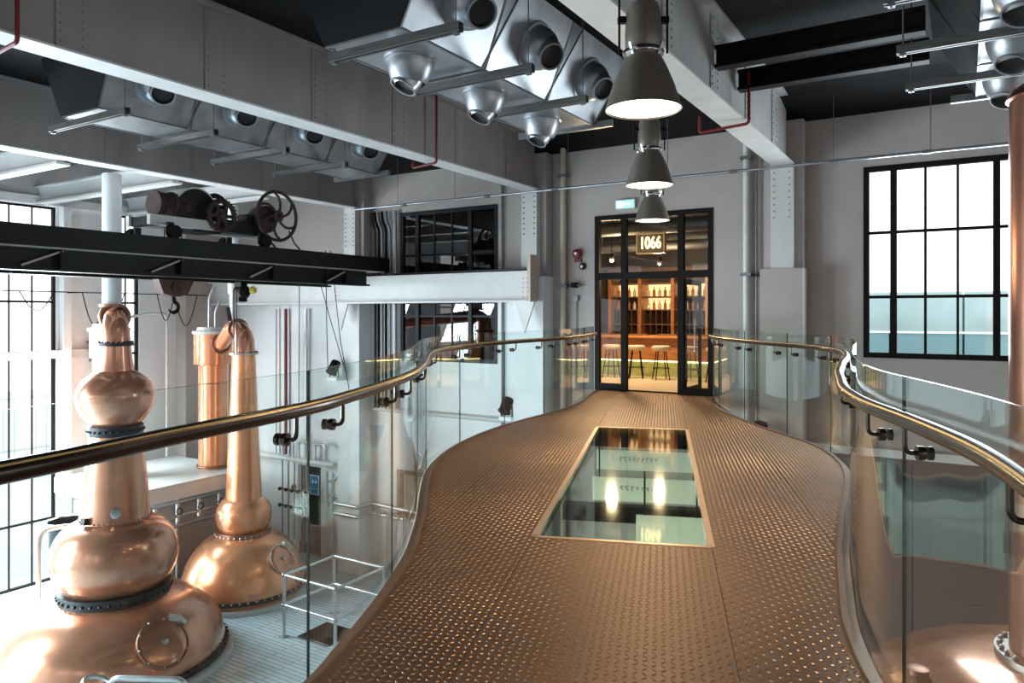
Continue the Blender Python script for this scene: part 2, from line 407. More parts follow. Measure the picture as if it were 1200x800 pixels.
# ------------------------------------------------------------------ big riveted roof beams
blabels = ('deep grey riveted roof beam farthest left, above the crane', 'deep grey riveted roof beam crossing the upper left corner', 'pale deep roof beam passing behind the pendant lamps')
for i, x in enumerate(PIL[:3]):
    r = thing('roof_beam', (x, YW - 0.3, 4.31), blabels[i], 'beam')
    y0 = YB + 0.1
    wm = 'beam_grey' if i < 2 else 'beam_pale'
    MB().box(x - 0.05, x + 0.05, y0, YW - 0.3, 4.335, ZC - 0.001).build('web', wm, r)
    MB().box(x - 0.19, x + 0.19, y0, YW - 0.3, 4.31, 4.335).build('bottom_flange', 'beam_flange', r)
    MB().box(x - 0.19, x + 0.19, y0, YW - 0.3, ZC - 0.04, ZC - 0.002).build('top_flange', wm, r)
    y = 12.9; k = 0
    while y > 1:
        MB().box(x + 0.05, x + 0.066, y - 0.16, y + 0.16, 4.36, ZC - 0.05).build('splice_plate', wm, r)
        m = MB()
        for dy in (-0.11, 0.11):
            for q in range(11): m.ball((x + 0.068, y + dy, 4.44 + q * 0.092), 0.015, 6, 4)
        m.build('rivets', wm, r, kind='stuff')
        y -= 1.75; k += 1
# ------------------------------------------------------------------ dark joists right of the pale beam
for i, y in enumerate((9.4, 10.5)):
    m = MB(); m.box(-2.7, -0.36, y - 0.02, y + 0.02, 4.78, 5.0); m.box(-2.7, -0.36, y - 0.09, y + 0.09, 4.74, 4.78); m.box(-2.7, -0.36, y - 0.09, y + 0.09, 4.98, 5.02)
    tag(m.build('ceiling_joist', 'black_steel'), ('black steel joist at upper right, the nearer of the two', 'black steel joist at upper right, the farther of the two')[i], 'joist', 'black joists at upper right')
# white cross beams left of the left roof beam
for i, y in enumerate((6.9, 9.1, 11.3)):
    m = MB(); m.box(XL + 0.01, PIL[0] - 0.2, y - 0.02, y + 0.02, 4.3, 4.62); m.box(XL + 0.01, PIL[0] - 0.2, y - 0.12, y + 0.12, 4.24, 4.29); m.box(XL + 0.01, PIL[0] - 0.2, y - 0.12, y + 0.12, 4.62, 4.66)
    tag(m.build('cross_beam', 'white_steel'), ('white cross beam at the far left edge above the tall window', 'white cross beam meeting the round white pipe, upper left', 'white cross beam above the crane winch')[i], 'beam', 'white cross beams at upper left')
    m = MB(); m.box(XL + 0.01, PIL[0] - 0.2, y - 1.0, y - 0.8, 4.72, 4.95)
    tag(m.build('purlin', 'black_steel'), ('dark short purlin at the far left above the tall window', 'dark purlin just left of the round white pipe', 'dark purlin above the crane winch')[i], 'purlin', 'dark purlins at upper left')

# ================================================================== AIR SUPPLY PLENUMS
def plenum(xa, xb, label, y_start=5.7, n=3, L=1.53, bowls=True, jets=True, side=False):
    """row of galvanised hoppers with ball-jet nozzles; flip=+1: jets point to +X"""
    r = thing('air_plenum', ((xa + xb) / 2, y_start, 4.5), label, 'duct')
    for k in range(n):
        y0 = y_start + k * L; y1 = y0 + L
        zb, zt = 4.5, ZC - 0.02; e = 0.5
        b = [(xa, y0 + 0.03, zb), (xb, y0 + 0.03, zb), (xb, y1 - 0.03, zb), (xa, y1 - 0.03, zb)]
        t = [(xa - e, y0 - 0.28 + (0.28 if k == 0 else 0.14), zt), (xb + e, y0 - 0.28 + (0.28 if k == 0 else 0.14), zt), (xb + e, y1 + 0.14, zt), (xa - e, y1 + 0.14, zt)]
        m = MB().add(b + t, [(0, 3, 2, 1), (1, 2, 6, 5), (2, 3, 7, 6), (3, 0, 4, 7), (4, 5, 6, 7)] + ([(0, 1, 5, 4)] if k else []))
        h = m.build('hopper', 'galv', r)
        if side: MB().prism([b[3], b[0], t[0], t[3]], (-0.015, 0, -0.005)).build('side_sheet', 'dark_cap', r)  # thin dark sheet laid over the left sloping face
        # raised seams along the hopper corners
        sm = MB()
        for (p, q) in ((b[1], t[1]), (b[2], t[2]), (b[0], b[1]), (b[1], b[2]), (b[0], b[3])): sm.bar(p, q, 0.025, 0.02)
        sm.build('seam', 'galv_strut', h)
        if k == 0:
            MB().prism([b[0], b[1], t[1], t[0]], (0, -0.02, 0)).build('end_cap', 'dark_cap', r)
        # side jet on the sloping face
        yc = (y0 + y1) / 2
        s_ = 1; xe = xb
        nrm = Vector((s_ * 0.9, 0, -0.5)).normalized()
        c = Vector((xe + s_ * e * 0.5, yc, (zb + zt) / 2))
        nz = MB().lathe([(0.30, -0.03), (0.31, 0.02), (0.27, 0.03), (0.265, 0.13), (0.24, 0.2), (0.20, 0.25)], c, 28, 0, nrm)
        nb = nz.build('nozzle', 'galv', r)
        ax = (nrm + Vector((0.05, -0.5, -0.35))).normalized(); c2 = c + nrm * 0.2
        MB().lathe([(0.19, 0.0), (0.185, 0.1), (0.165, 0.16), (0.172, 0.18), (0.15, 0.18), (0.148, 0.155)], c2, 24, 0, ax).build('jet', 'galv', nb)
        MB().lathe([(0.15, 0.168), (0.13, 0.13), (0.0, 0.12)], c2, 20, 0, ax).build('throat', 'black', nb)
        if not bowls: continue
        c = Vector((xa + (xb - xa) * (0.3 if side else 0.5), yc + (-0.1 if side else 0.05), zb))
        nz = MB().lathe([(0.30, 0.01), (0.30, -0.02), (0.275, -0.03), (0.265, -0.10), (0.22, -0.22), (0.17, -0.28)], c, 28)
        nb = nz.build('nozzle', 'galv', r)
        ax = Vector((-0.25, -0.38, -0.85)).normalized(); c2 = c + Vector((0, 0, -0.17))
        MB().lathe([(0.175, 0.0), (0.17, 0.1), (0.15, 0.16), (0.157, 0.18), (0.14, 0.18), (0.138, 0.155)], c2, 24, 0, ax).build('jet', 'galv', nb)
        MB().lathe([(0.14, 0.168), (0.12, 0.13), (0.0, 0.12)], c2, 20, 0, ax).build('throat', 'black', nb)
    MB().box(xa - 0.3, xb + 0.3, y_start + n * L - 0.01, y_start + n * L + 0.06, 4.46, 4.56).build('end_flange', 'galv_strut', r)
    return r
plenum(-5.9, -4.85, 'galvanised air plenum with jet nozzles between the two big beams, top centre')
plenum(-11.3, -10.35, 'galvanised air plenum with jet nozzles above the crane, upper left', n=4, L=1.45, bowls=False)
plenum(0.15, 1.2, 'galvanised air plenum with bowl nozzles cut off at the upper right corner', y_start=7.1, n=3, L=1.5, side=True)
# strut channels hung on rods below the plenums
def strut(x0, x1, y, z, label, grp):
    r = thing('strut_channel', ((x0 + x1) / 2, y, z), label, 'strut', grp)
    m = MB(); m.box(x0, x1, y - 0.045, y + 0.045, z + 0.05, z + 0.055); m.box(x0, x1, y - 0.045, y - 0.037, z - 0.03, z + 0.05); m.box(x0, x1, y + 0.037, y + 0.045, z - 0.03, z + 0.05)
    m.box(x0, x1, y - 0.045, y - 0.015, z - 0.035, z - 0.03); m.box(x0, x1, y + 0.015, y + 0.045, z - 0.035, z - 0.03)
    m.build('channel', 'strut_dark', r)
    for x in (x0 + 0.06, x1 - 0.06):
        MB().cyl((x, y, z - 0.07), (x, y, ZC - 0.003), 0.008, 6).build('hanger_rod', 'galv_strut', r)
        MB().box(x - 0.03, x + 0.03, y - 0.03, y + 0.03, z - 0.06, z - 0.035).build('nut_plate', 'galv_strut', r)
order = ('nearest', 'second', 'third', 'farthest')
for k in range(3): strut(-5.9, -4.15, 5.8 + k * 1.4, 4.38, f'{order[k] if k < 2 else "farthest"} galvanised strut under the top centre air plenum', 'struts under the centre plenum')
for k in range(4): strut(-11.75, -9.75, 5.8 + k * 1.4, 4.38, f'{order[k]} galvanised strut under the upper left air plenum', 'struts under the left plenum')
for k in range(3): strut(-0.6, 2.2, 7.25 + k * 1.45, 4.36, f'{order[k] if k < 2 else "farthest"} galvanised strut under the upper right air plenum', 'struts under the right plenum')

# ================================================================== CRANE
# runway beam along the far wall
r = thing('runway_beam', (-13.3, YW - 0.7, 1.86), 'white steel crane runway beam along the far wall', 'beam')
yr = YW - 0.7
MB().box(-18.5, -7.8, yr - 0.02, yr + 0.02, 1.9, 2.48).build('web', 'white_steel', r)
MB().box(-18.5, -7.8, yr - 0.15, yr + 0.15, 1.86, 1.9).build('bottom_flange', 'beam_flange', r)
MB().box(-18.5, -7.8, yr - 0.15, yr + 0.15, 2.48, 2.52).build('top_flange', 'beam_flange', r)
MB().box(-18.5, -7.8, yr - 0.03, yr + 0.03, 2.52, 2.58).build('rail', 'bolt_ring', r)
MB().box(-7.84, -7.76, yr - 0.2, yr + 0.1, 1.88, 2.86).build('end_stop', 'tan', r)
for x in (PIL[0] + 0.05, PIL[1] + 0.1):
    MB().prism([(x - 0.24, yr - 0.12, 1.86), (x + 0.24, yr - 0.12, 1.86), (x, yr - 0.12, 1.2)], (0, 0.04, 0)).build('bracket', 'beam_flange', r)
    m = MB()
    for dx in (-0.2, -0.1):
        for k in range(5): m.ball((x + dx + (0.1 if x > -10 else -0.05), yr - 0.022, 1.97 + k * 0.1), 0.015, 6, 4)
    m.build('rivets', 'beam_grey', r, kind='stuff')
r = thing('bridge_crane', (-12.6, 5.0, 2.27), 'black overhead crane bridge of two girders spanning the left of the hall', 'crane')
for sx, xg in ((1, -12.0), (-1, -13.25)):
    g = MB(); y0, y1 = YB + 0.5, YW - 0.62
    g.box(xg - 0.12, xg + 0.12, y0, y1, 2.62, 2.95)
    go = g.build('girder', 'crane_black', r)
    MB().box(xg - 0.02, xg + 0.02, y0, y1 - 0.7, 2.3, 2.62).build('web', 'crane_black', go)
    MB().box(xg - 0.13, xg + 0.13, y0, y1 - 0.7, 2.26, 2.30).build('lower_flange', 'crane_black', go)
    MB().box(xg - 0.15, xg + 0.15, y0, y1 - 0.2, 2.60, 2.625).build('ledge', 'beam_grey', go)
    y = 1.9
    while y < 13:
        MB().prism([(xg + 0.02, y, 2.3), (xg + 0.13, y, 2.3), (xg + 0.14, y + 0.0, 2.6), (xg + 0.02, y, 2.6)], (0, 0.02, 0)).build('stiffener', 'crane_black', go)
        m = MB(); m.bar((xg + 0.09, y + 0.05, 2.58), (xg + 0.12, y - 0.55, 2.33), 0.03, 0.03); m.build('brace', 'beam_grey', go)
        y += 2.05
for y in (-2, 3.5, 6.2, 12.9): MB().box(-13.2, -12.05, y - 0.06, y + 0.06, 2.64, 2.86).build('end_tie', 'crane_black', r)
# winch trolley on top of the crane
r = thing('winch_trolley', (-12.6, 9.4, 2.95), 'old rusty winch trolley with gears and handwheel on top of the crane', 'winch')
MB().box(-12.35, -12.25, 7.7, 9.1, 3.2, 3.38).build('side_channel', 'beam_flange', r)
MB().box(-13.0, -12.9, 7.7, 10.7, 3.2, 3.38).build('side_channel', 'beam_flange', r)
MB().box(-12.95, -12.3, 7.75, 7.9, 3.2, 3.36).build('cross_member', 'crane_black', r)
MB().box(-12.95, -12.3, 8.6, 9.2, 3.16, 3.3).build('cross_member', 'crane_black', r)
dr = MB().lathe([(0.0, 0), (0.24, 0), (0.24, 0.05), (0.2, 0.06), (0.2, 0.3), (0.25, 0.31), (0.25, 0.36), (0.2, 0.37), (0.2, 0.62), (0.0, 0.62)], (-12.55, 7.95, 3.62), 24, 0, (0, 1, 0)).build('drum', 'rust', r)
m = MB()
for k in range(10): m.ring((-12.55, 8.03 + k * 0.05, 3.62), 0.205, 0.018, (0, 1, 0), 20, 5)
m.build('wire_rope', 'rust', dr)
m = MB()
arc = [(-13.0, 8.75 - 0.46, 3.4)] + [(-13.0, 8.75 + 0.46 * math.cos(a), 3.55 + 0.46 * math.sin(a)) for a in [PI - PI * k / 14 for k in range(15)]] + [(-13.0, 8.75 + 0.46, 3.4)]
m.prism(arc, (0.58, 0, 0)); gg = m.build('gear_guard', 'beam_flange', r)
MB().prism([(x + 0.582, y * 0.95 + 8.75 * 0.05, 3.4 + (z - 3.4) * 0.95) for (x, y, z) in arc], (0.008, 0, 0)).build('guard_face', 'crane_black', gg)
def wheel(name, c, R, rim, spokes, mm, par, curved=0):
    c = Vector(c); o = MB().ring(c, R, rim, (1, 0, 0), 32, 8).build(name, mm, par)
    for k in range(spokes):
        a = 2 * PI * k / spokes
        p = [c + Vector((0, math.cos(a + curved * t * t) * R * t, math.sin(a + curved * t * t) * R * t)) for t in (0.1, 0.35, 0.6, 0.8, 1.0)]
        MB().tube(p, rim * 0.8, 6).build('spoke', mm, o)
    MB().lathe([(0, -0.07), (R * 0.24, -0.06), (R * 0.24, 0.06), (0, 0.07)], c, 16, 0, (1, 0, 0)).build('hub', mm, o)
    return o
wheel('gear_wheel', (-12.22, 9.15, 3.5), 0.28, 0.045, 6, 'rust', r)
m = MB()
for k in range(28):
    a = 2 * PI * k / 28; m.box(-12.27, -12.17, 9.15 + 0.31 * math.cos(a) - 0.018, 9.15 + 0.31 * math.cos(a) + 0.018, 3.5 + 0.31 * math.sin(a) - 0.018, 3.5 + 0.31 * math.sin(a) + 0.018)
m.build('gear_teeth', 'rust', r)
wheel('gear_wheel', (-12.6, 9.3, 3.72), 0.22, 0.05, 5, 'crane_black', r)
MB().box(-12.5, -12.2, 9.25, 10.1, 3.2, 3.44).build('gearbox_beam', 'crane_black', r)
wheel('handwheel', (-12.05, 10.35, 3.62), 0.5, 0.035, 6, 'rust', r, 0.7)
MB().cyl((-12.75, 10.35, 3.62), (-11.98, 10.35, 3.62), 0.05, 10).build('wheel_shaft', 'crane_black', r)
m = MB().lathe([(0, 0), (0.26, 0), (0.28, 0.06), (0.28, 0.28), (0.2, 0.34), (0, 0.34)], (-12.5, 10.22, 3.55), 24, 0, (1, 0, 0)); m.build('brake_drum', 'rust', r)
MB().box(-12.6, -12.3, 9.8, 10.05, 3.4, 3.62).build('bearing_block', 'crane_black', r)
for (x, y) in ((-12.0, 8.0), (-12.0, 10.0), (-13.25, 8.0), (-13.25, 10.0)):
    MB().lathe([(0, -0.06), (0.12, -0.06), (0.14, -0.05), (0.12, -0.03), (0.12, 0.06), (0, 0.06)], (x, y, 3.07), 20, 0, (1, 0, 0)).build('track_wheel', 'black_steel', r)
    MB().box(x - 0.03 - (0.12 if x > -12.5 else -0.12), x + 0.03 - (0.12 if x > -12.5 else -0.12), y - 0.06, y + 0.06, 3.02, 3.25).build('axle_bracket', 'crane_black', r)
for y in (10.05, 10.7): MB().tube([(-12.1, y, 3.35), (-12.05, y + 0.1, 3.1), (-12.0, y + 0.22, 2.96)], 0.018, 6).build('chain', 'rust', r)
# hook block
r = thing('hook_block', (-12.6, 8.35, 1.9), 'dark red hook block with an iron hook hanging below the crane', 'hook')
MB().prism([(-12.7, 8.02, 2.24), (-12.7, 8.75, 2.24), (-12.7, 8.62, 1.98), (-12.7, 8.46, 1.93), (-12.7, 8.3, 1.93), (-12.7, 8.12, 1.98)], (0.2, 0, 0)).build('cheek_plate', 'rust_red', r)
MB().lathe([(0, -0.13), (0.11, -0.13), (0.11, 0.13), (0, 0.13)], (-12.6, 8.38, 2.1), 16, 0, (1, 0, 0)).build('pulley', 'rust', r)
hk = [(-12.6, 8.38, 1.95), (-12.6, 8.38, 1.84)] + [(-12.6, 8.38 + 0.1 * math.sin(a), 1.73 + 0.1 * math.cos(a)) for a in [0.2 + k * 0.42 for k in range(11)]]
MB().tube(hk, [0.03, 0.03] + [0.036] * 8 + [0.025, 0.018, 0.01], 8).build('hook', 'black_steel', r)
for y in (8.2, 8.55): MB().cyl((-12.6, y, 2.2), (-12.6, y, 3.2), 0.01, 6).build('wire_rope', 'black_steel', r)
# black hoist unit beside it, under the crane
r = thing('chain_hoist', (-12.9, 10.05, 1.9), 'small black chain hoist with a yellow knob under the crane', 'hoist')
MB().lathe([(0, 0), (0.1, 0.01), (0.14, 0.05), (0.14, 0.26), (0.09, 0.32), (0, 0.33)], (-13.0, 10.1, 2.06), 18, 0, (1, 0, 0)).build('body', 'black_steel', r)
MB().box(-12.95, -12.8, 10.0, 10.2, 1.86, 2.0).build('chain_bucket', 'black_steel', r)
MB().lathe([(0, 0), (0.075, 0.0), (0.085, 0.04), (0.06, 0.09), (0, 0.1)], (-12.66, 10.2, 2.1), 16, 0, (1, 0.2, 0)).build('knob', 'yellow', r)
MB().box(-12.97, -12.77, 10.02, 10.18, 2.15, 2.27).build('trolley_plate', 'black_steel', r)
for y in (9.86, 9.93): MB().cyl((-12.8, y, 2.1), (-12.8, y + 0.02, 0.75), 0.012, 6).build('chain', 'rust', r)
# long pull cables hanging from the crane
for i, (x, y, x2, y2, zb) in enumerate(((-12.0, 10.9, -13.9, 12.6, -0.9), (-12.0, 11.5, -11.9, 12.2, 0.2), (-11.95, 11.6, -12.0, 11.72, 0.3), (-11.95, 11.75, -11.9, 12.3, -0.2))):
    tag(MB().tube([(x, y, 3.0 if i > 1 else 2.25), ((x + x2) / 2, (y + y2) / 2, (2.25 + zb) / 2 - 0.02), (x2, y2, zb)], 0.009, 6).build('pull_cable', 'black_steel'),
        ('thin slack cable running diagonally from crane toward the lower wall', 'thin hanging cable left of a pair below the handwheel', 'straight thin cable hanging below the handwheel', 'thin cable slanting right below the handwheel')[i], 'cable')
# festoon cables in loops between the window and crane
for i, (y0, y1, sag) in enumerate(((8.35, 9.1, 0.45), (9.75, 10.35, 0.8), (10.35, 10.8, 0.5), (11.7, 12.2, 0.7), (12.2, 12.9, 0.85))):
    x = -18.3; p = [(x, y0 + (y1 - y0) * k / 12, 2.13 - sag * math.sin(PI * k / 12)) for k in range(13)]
    tag(MB().tube(p, 0.012, 6).build('festoon_cable', 'black_steel'), ('black cable loop in front of the tall left window', 'deepest black cable loop right of the tall left window', 'small black cable loop left of the round white pipe', 'black cable loop just right of the narrow window', 'black cable loop left of the crane hook')[i], 'cable', 'looping cables on the left wall')
r = thing('festoon_wire', (-18.3, 10.6, 2.13), 'thin straight wire carrying the looping cables at left', 'wire')
MB().cyl((-18.3, 8.0, 2.13), (-18.3, 13.2, 2.13), 0.014, 6).build('wire', 'black_steel', r)
for y in (9.65, 12.8): MB().bar((XL + 0.001, y, 2.13), (-18.28, y, 2.13), 0.03, 0.03).build('wall_arm', 'black_steel', r)

# ================================================================== STILLS
def bolts(par, c, R, z, n, r=0.022, mm='bolt_ring', name='bolts'):
    m = MB()
    for k in range(n):
        a = 2 * PI * k / n; m.ball((c[0] + R * math.cos(a), c[1] + R * math.sin(a), z), r, 6, 4)
    return m.build(name, mm, par, kind='stuff')
def smooth_prof(P, n=6):
    """Catmull-Rom through the (r, z) profile"""
    out = []
    for i in range(len(P) - 1):
        p0 = P[max(i - 1, 0)]; p1 = P[i]; p2 = P[i + 1]; p3 = P[min(i + 2, len(P) - 1)]
        for k in range(n):
            t = k / n
            out.append(tuple(0.5 * ((2 * p1[j]) + (-p0[j] + p2[j]) * t + (2 * p0[j] - 5 * p1[j] + 4 * p2[j] - p3[j]) * t * t + (-p0[j] + 3 * p1[j] - 3 * p2[j] + p3[j]) * t ** 3) for j in (0, 1)))
    out.append(P[-1]); return [(max(0.0, r), z) for r, z in out]
def manhole(par, c, nrm, R, ringm='copper_dark'):
    c = Vector(c); nrm = Vector(nrm).normalized()
    o = MB().lathe([(R, -0.10), (R, 0.03), (R * 0.93, 0.045), (R * 0.6, 0.06), (0, 0.07)], c, 30, 0, nrm).build('manhole', 'copper', par)
    MB().ring(c + nrm * 0.03, R * 1.02, R * 0.06, nrm, 30, 8).build('rim', ringm, o)
    MB().lathe([(0, 0), (R * 0.15, 0), (R * 0.15, 0.05), (0, 0.07)], c + nrm * 0.06, 14, 0, nrm).build('boss', 'bolt_silver', o)
    u = nrm.cross(Vector((0, 0, 1))).normalized(); v = u.cross(nrm)
    h = MB(); h.bar(c - u * R * 1.0 + v * R * 0.75 + nrm * 0.04, c - u * R * 0.55 + v * R * 0.95 + nrm * 0.06, 0.10, 0.10); h.bar(c - u * R * 1.15 + v * R * 0.5 + nrm * 0.03, c - u * R * 0.9 + v * R * 0.9 + nrm * 0.05, 0.06, 0.08)
    h.build('hinge', 'bolt_silver', o)
    m = MB()
    for k in range(10):
        a = 2 * PI * k / 10; m.ball(c + (u * math.cos(a) + v * math.sin(a)) * R * 1.0 + nrm * 0.055, 0.022, 6, 4)
    m.build('clamp_bolts', 'bolt_silver', o, kind='stuff')
    return o
def lathe_part(par, name, P, c, mm, n=48, sm=5):
    return MB().lathe(smooth_prof(P, sm) if sm else P, c, n).build(name, mm, par, sharp=50)

# ---- large still at left
SX, SY = -13.75, 7.95
r = thing('pot_still', (SX, SY, ZF), 'large copper pot still with two bulbs on its neck, nearest at left', 'still', 'copper stills')
c = (SX, SY, 0)
MB().lathe([(0, -5.0), (2.1, -5.0), (2.1, -4.9), (0, -4.88)], c, 56).build('base_plate', 'white_steel', r)
lathe_part(r, 'pot', [(1.90, -4.9), (1.94, -4.75), (1.91, -4.55), (1.82, -4.3), (1.63, -4.05), (1.35, -3.85), (1.1, -3.74), (0.93, -3.68)], c, 'copper')
MB().ring((SX, SY, -4.84), 1.95, 0.06, (0, 0, 1), 56, 8).build('base_ring', 'bolt_ring', r); bolts(r, c, 1.99, -4.79, 64, 0.03)
MB().lathe([(0.88, -3.70), (0.97, -3.70), (0.97, -3.52), (0.86, -3.52)], c, 48).build('collar', 'bolt_ring', r); bolts(r, c, 0.975, -3.61, 40, 0.032)
lathe_part(r, 'lower_bulb', [(0.86, -3.52), (0.96, -3.4), (1.06, -3.2), (1.1, -2.98), (1.07, -2.75), (0.97, -2.52), (0.8, -2.36), (0.62, -2.27)], c, 'copper')
bolts(r, c, 0.62, -2.24, 44, 0.018, 'copper', 'rivets')
lathe_part(r, 'neck', [(0.615, -2.27), (0.59, -2.1), (0.55, -1.55), (0.49, -1.05), (0.45, -0.68)], c, 'copper', sm=4)
MB().lathe([(0.43, -0.68), (0.48, -0.68), (0.48, -0.5), (0.42, -0.5)], c, 40).build('collar', 'bolt_ring', r); bolts(r, c, 0.485, -0.59, 28, 0.026)
lathe_part(r, 'upper_bulb', [(0.42, -0.5), (0.5, -0.4), (0.62, -0.22), (0.68, 0.0), (0.665, 0.16), (0.57, 0.34), (0.42, 0.47), (0.32, 0.53)], c, 'copper')
lathe_part(r, 'upper_neck', [(0.32, 0.53), (0.285, 0.75), (0.262, 1.02)], c, 'copper', sm=4)
MB().lathe([(0.25, 1.0), (0.31, 1.0), (0.31, 1.06), (0.25, 1.06)], c, 36).build('flange', 'bolt_ring', r); bolts(r, c, 0.285, 1.07, 18, 0.022)
d = Vector((-3.6, 1.85, 0)).normalized()
el = [Vector((SX, SY, 1.05))] + [Vector((SX, SY, 1.25)) + d * (0.34 * (1 - math.cos(a))) + Vector((0, 0, 0.30 * math.sin(a))) for a in [k * PI / 2 / 8 for k in range(1, 9)]]
MB().tube(el, [0.255, 0.24, 0.225, 0.215, 0.21, 0.205, 0.2, 0.2, 0.2], 24).build('elbow', 'copper', r)
MB().ring(el[-1] + d * 0.02, 0.24, 0.045, d, 28, 8).build('elbow_flange', 'copper_dark', r)
MB().tube([el[-1], el[-1] + d * 3.1 + Vector((0, 0, -0.35))], [0.2, 0.16], 20).build('lyne_arm', 'copper', r)
vw = Vector((-SX, -SY, 0)).normalized(); sd = Vector((vw.y, -vw.x, 0))
nm = (vw * 0.66 + Vector((-vw.y, vw.x, 0)) * 0.30 + Vector((0, 0, 0.62)))
hv = Vector((nm.x, nm.y, 0)).normalized()
manhole(r, Vector((SX, SY, -4.2)) + hv * 1.75, nm, 0.42)
sg = Vector((SX, SY, -2.05)) + vw * 0.59
MB().lathe([(0.09, -0.02), (0.09, 0.05), (0.06, 0.06), (0, 0.06)], sg, 18, 0, vw).build('sight_glass', 'bolt_silver', r)
s2 = Vector((SX, SY, -2.2)) + (vw * 0.6 + Vector((vw.y, -vw.x, 0)) * 0.75).normalized() * 0.6
MB().bar(s2, s2 + Vector((0.03, -0.1, 0.03)), 0.1, 0.12).build('valve', 'bolt_ring', r)
# wide white vent pipe from the still head up to the roof beam
r = thing('vent_pipe', (SX - 0.1, SY + 0.6, 1.5), 'wide white round pipe rising from the large still to the roof beam', 'pipe')
VX, VY = -14.0, 8.02
r.location = (VX, VY, 1.72)
MB().cyl((VX, VY, 1.78), (VX, VY, 4.3), 0.17, 24).build('pipe', 'white_paint', r)
MB().lathe([(0.17, 0), (0.21, 0), (0.21, 0.04), (0.17, 0.04)], (VX, VY, 2.95), 24).build('clamp', 'white_steel', r)
MB().lathe([(0.12, 0), (0.22, 0), (0.22, 0.05), (0.12, 0.05)], (VX, VY, 1.74), 24).build('foot_flange', 'copper_dark', r)

# ---- smaller still behind
TX, TY = -14.55, 11.5
r = thing('pot_still', (TX, TY, ZF), 'smaller copper pot still with one ball and a tall straight neck', 'still', 'copper stills')
c = (TX, TY, 0)
MB().lathe([(0, -5.0), (1.5, -5.0), (1.5, -4.9), (0, -4.88)], c, 48).build('base_plate', 'white_steel', r)
lathe_part(r, 'pot', [(1.37, -4.9), (1.39, -4.72), (1.36, -4.5), (1.26, -4.2), (1.08, -3.9), (0.85, -3.68), (0.6, -3.56)], c, 'copper_bright')
MB().ring((TX, TY, -4.78), 1.4, 0.05, (0, 0, 1), 48, 8).build('base_ring', 'bolt_ring', r); bolts(r, c, 1.44, -4.74, 52, 0.026, 'bolt_silver')
MB().lathe([(0.54, -3.6), (0.63, -3.6), (0.63, -3.47), (0.54, -3.47)], c, 40).build('collar', 'copper_dark', r); bolts(r, c, 0.635, -3.54, 32, 0.026, 'bolt_silver')
lathe_part(r, 'ball', [(0.54, -3.47), (0.6, -3.36), (0.635, -3.15), (0.61, -2.97), (0.5, -2.8), (0.41, -2.74)], c, 'copper_bright')
lathe_part(r, 'neck', [(0.41, -2.74), (0.37, -1.9), (0.32, -0.7), (0.265, 0.66)], c, 'copper_bright', sm=4)
MB().lathe([(0.25, 0.64), (0.335, 0.64), (0.335, 0.69), (0.25, 0.69)], c, 36).build('flange', 'bolt_silver', r); bolts(r, c, 0.305, 0.71, 18, 0.02, 'copper_dark')
CX, CY = -16.3, 11.95
d = Vector((CX - TX, CY - TY, 0)).normalized()
el = [Vector((TX, TY, 0.68))] + [Vector((TX, TY, 0.92)) + d * (0.32 * (1 - math.cos(a))) + Vector((0, 0, 0.32 * math.sin(a))) for a in [k * PI / 2 / 8 for k in range(1, 9)]]
MB().tube(el, [0.26, 0.245, 0.23, 0.22, 0.21, 0.2, 0.2, 0.2, 0.2], 24).build('elbow', 'copper', r)
MB().ring(el[-1], 0.23, 0.035, d, 28, 8).build('elbow_flange', 'copper_dark', r)
e2 = Vector((CX, CY, 0.86)) - d * 0.5
MB().tube([el[-1], el[-1] + d * 0.35, e2], [0.2, 0.19, 0.17], 20).build('lyne_arm', 'copper_bright', r)
MB().ring(e2 + d * 0.02, 0.22, 0.035, d, 28, 8).build('arm_flange', 'copper_dark', r)
md = Vector((-TX, -TY, 0)).normalized(); nm = md * 0.6 + Vector((-md.y, md.x, 0)) * 0.6 + Vector((0, 0, 0.5)); hv = Vector((nm.x, nm.y, 0)).normalized()
manhole(r, Vector((TX, TY, -4.06)) + hv * 1.15, nm, 0.33, 'bolt_silver')
MB().prism([Vector((TX, TY, -4.75)) + md * 1.37 + Vector((-md.y, md.x, 0)) * a + Vector((0, 0, b)) for a, b in ((0.1, 0), (0.32, 0), (0.32, 0.16), (0.1, 0.16))], md * 0.02).build('name_plate', 'copper', r)
# slim pipe and valve above its arm
r = thing('vent_pipe', (-15.12, 11.65, 1.2), 'slim pale pipe with a valve rising above the smaller still', 'pipe')
MB().cyl((-15.12, 11.65, 1.1), (-15.12, 11.65, 2.1), 0.09, 16).build('pipe', 'beam_flange', r)
MB().cyl((-15.12, 11.65, 2.1), (-15.12, 11.65, 4.24), 0.13, 16).build('upper_pipe', 'white_paint', r)
MB().lathe([(0.08, 0), (0.15, 0), (0.15, 0.04), (0.08, 0.04)], (-15.12, 11.65, 1.3), 18).build('flange', 'bolt_silver', r)
MB().bar((-15.05, 11.5, 1.45), (-14.99, 11.4, 1.75), 0.06, 0.1).build('valve_handle', 'black_steel', r)
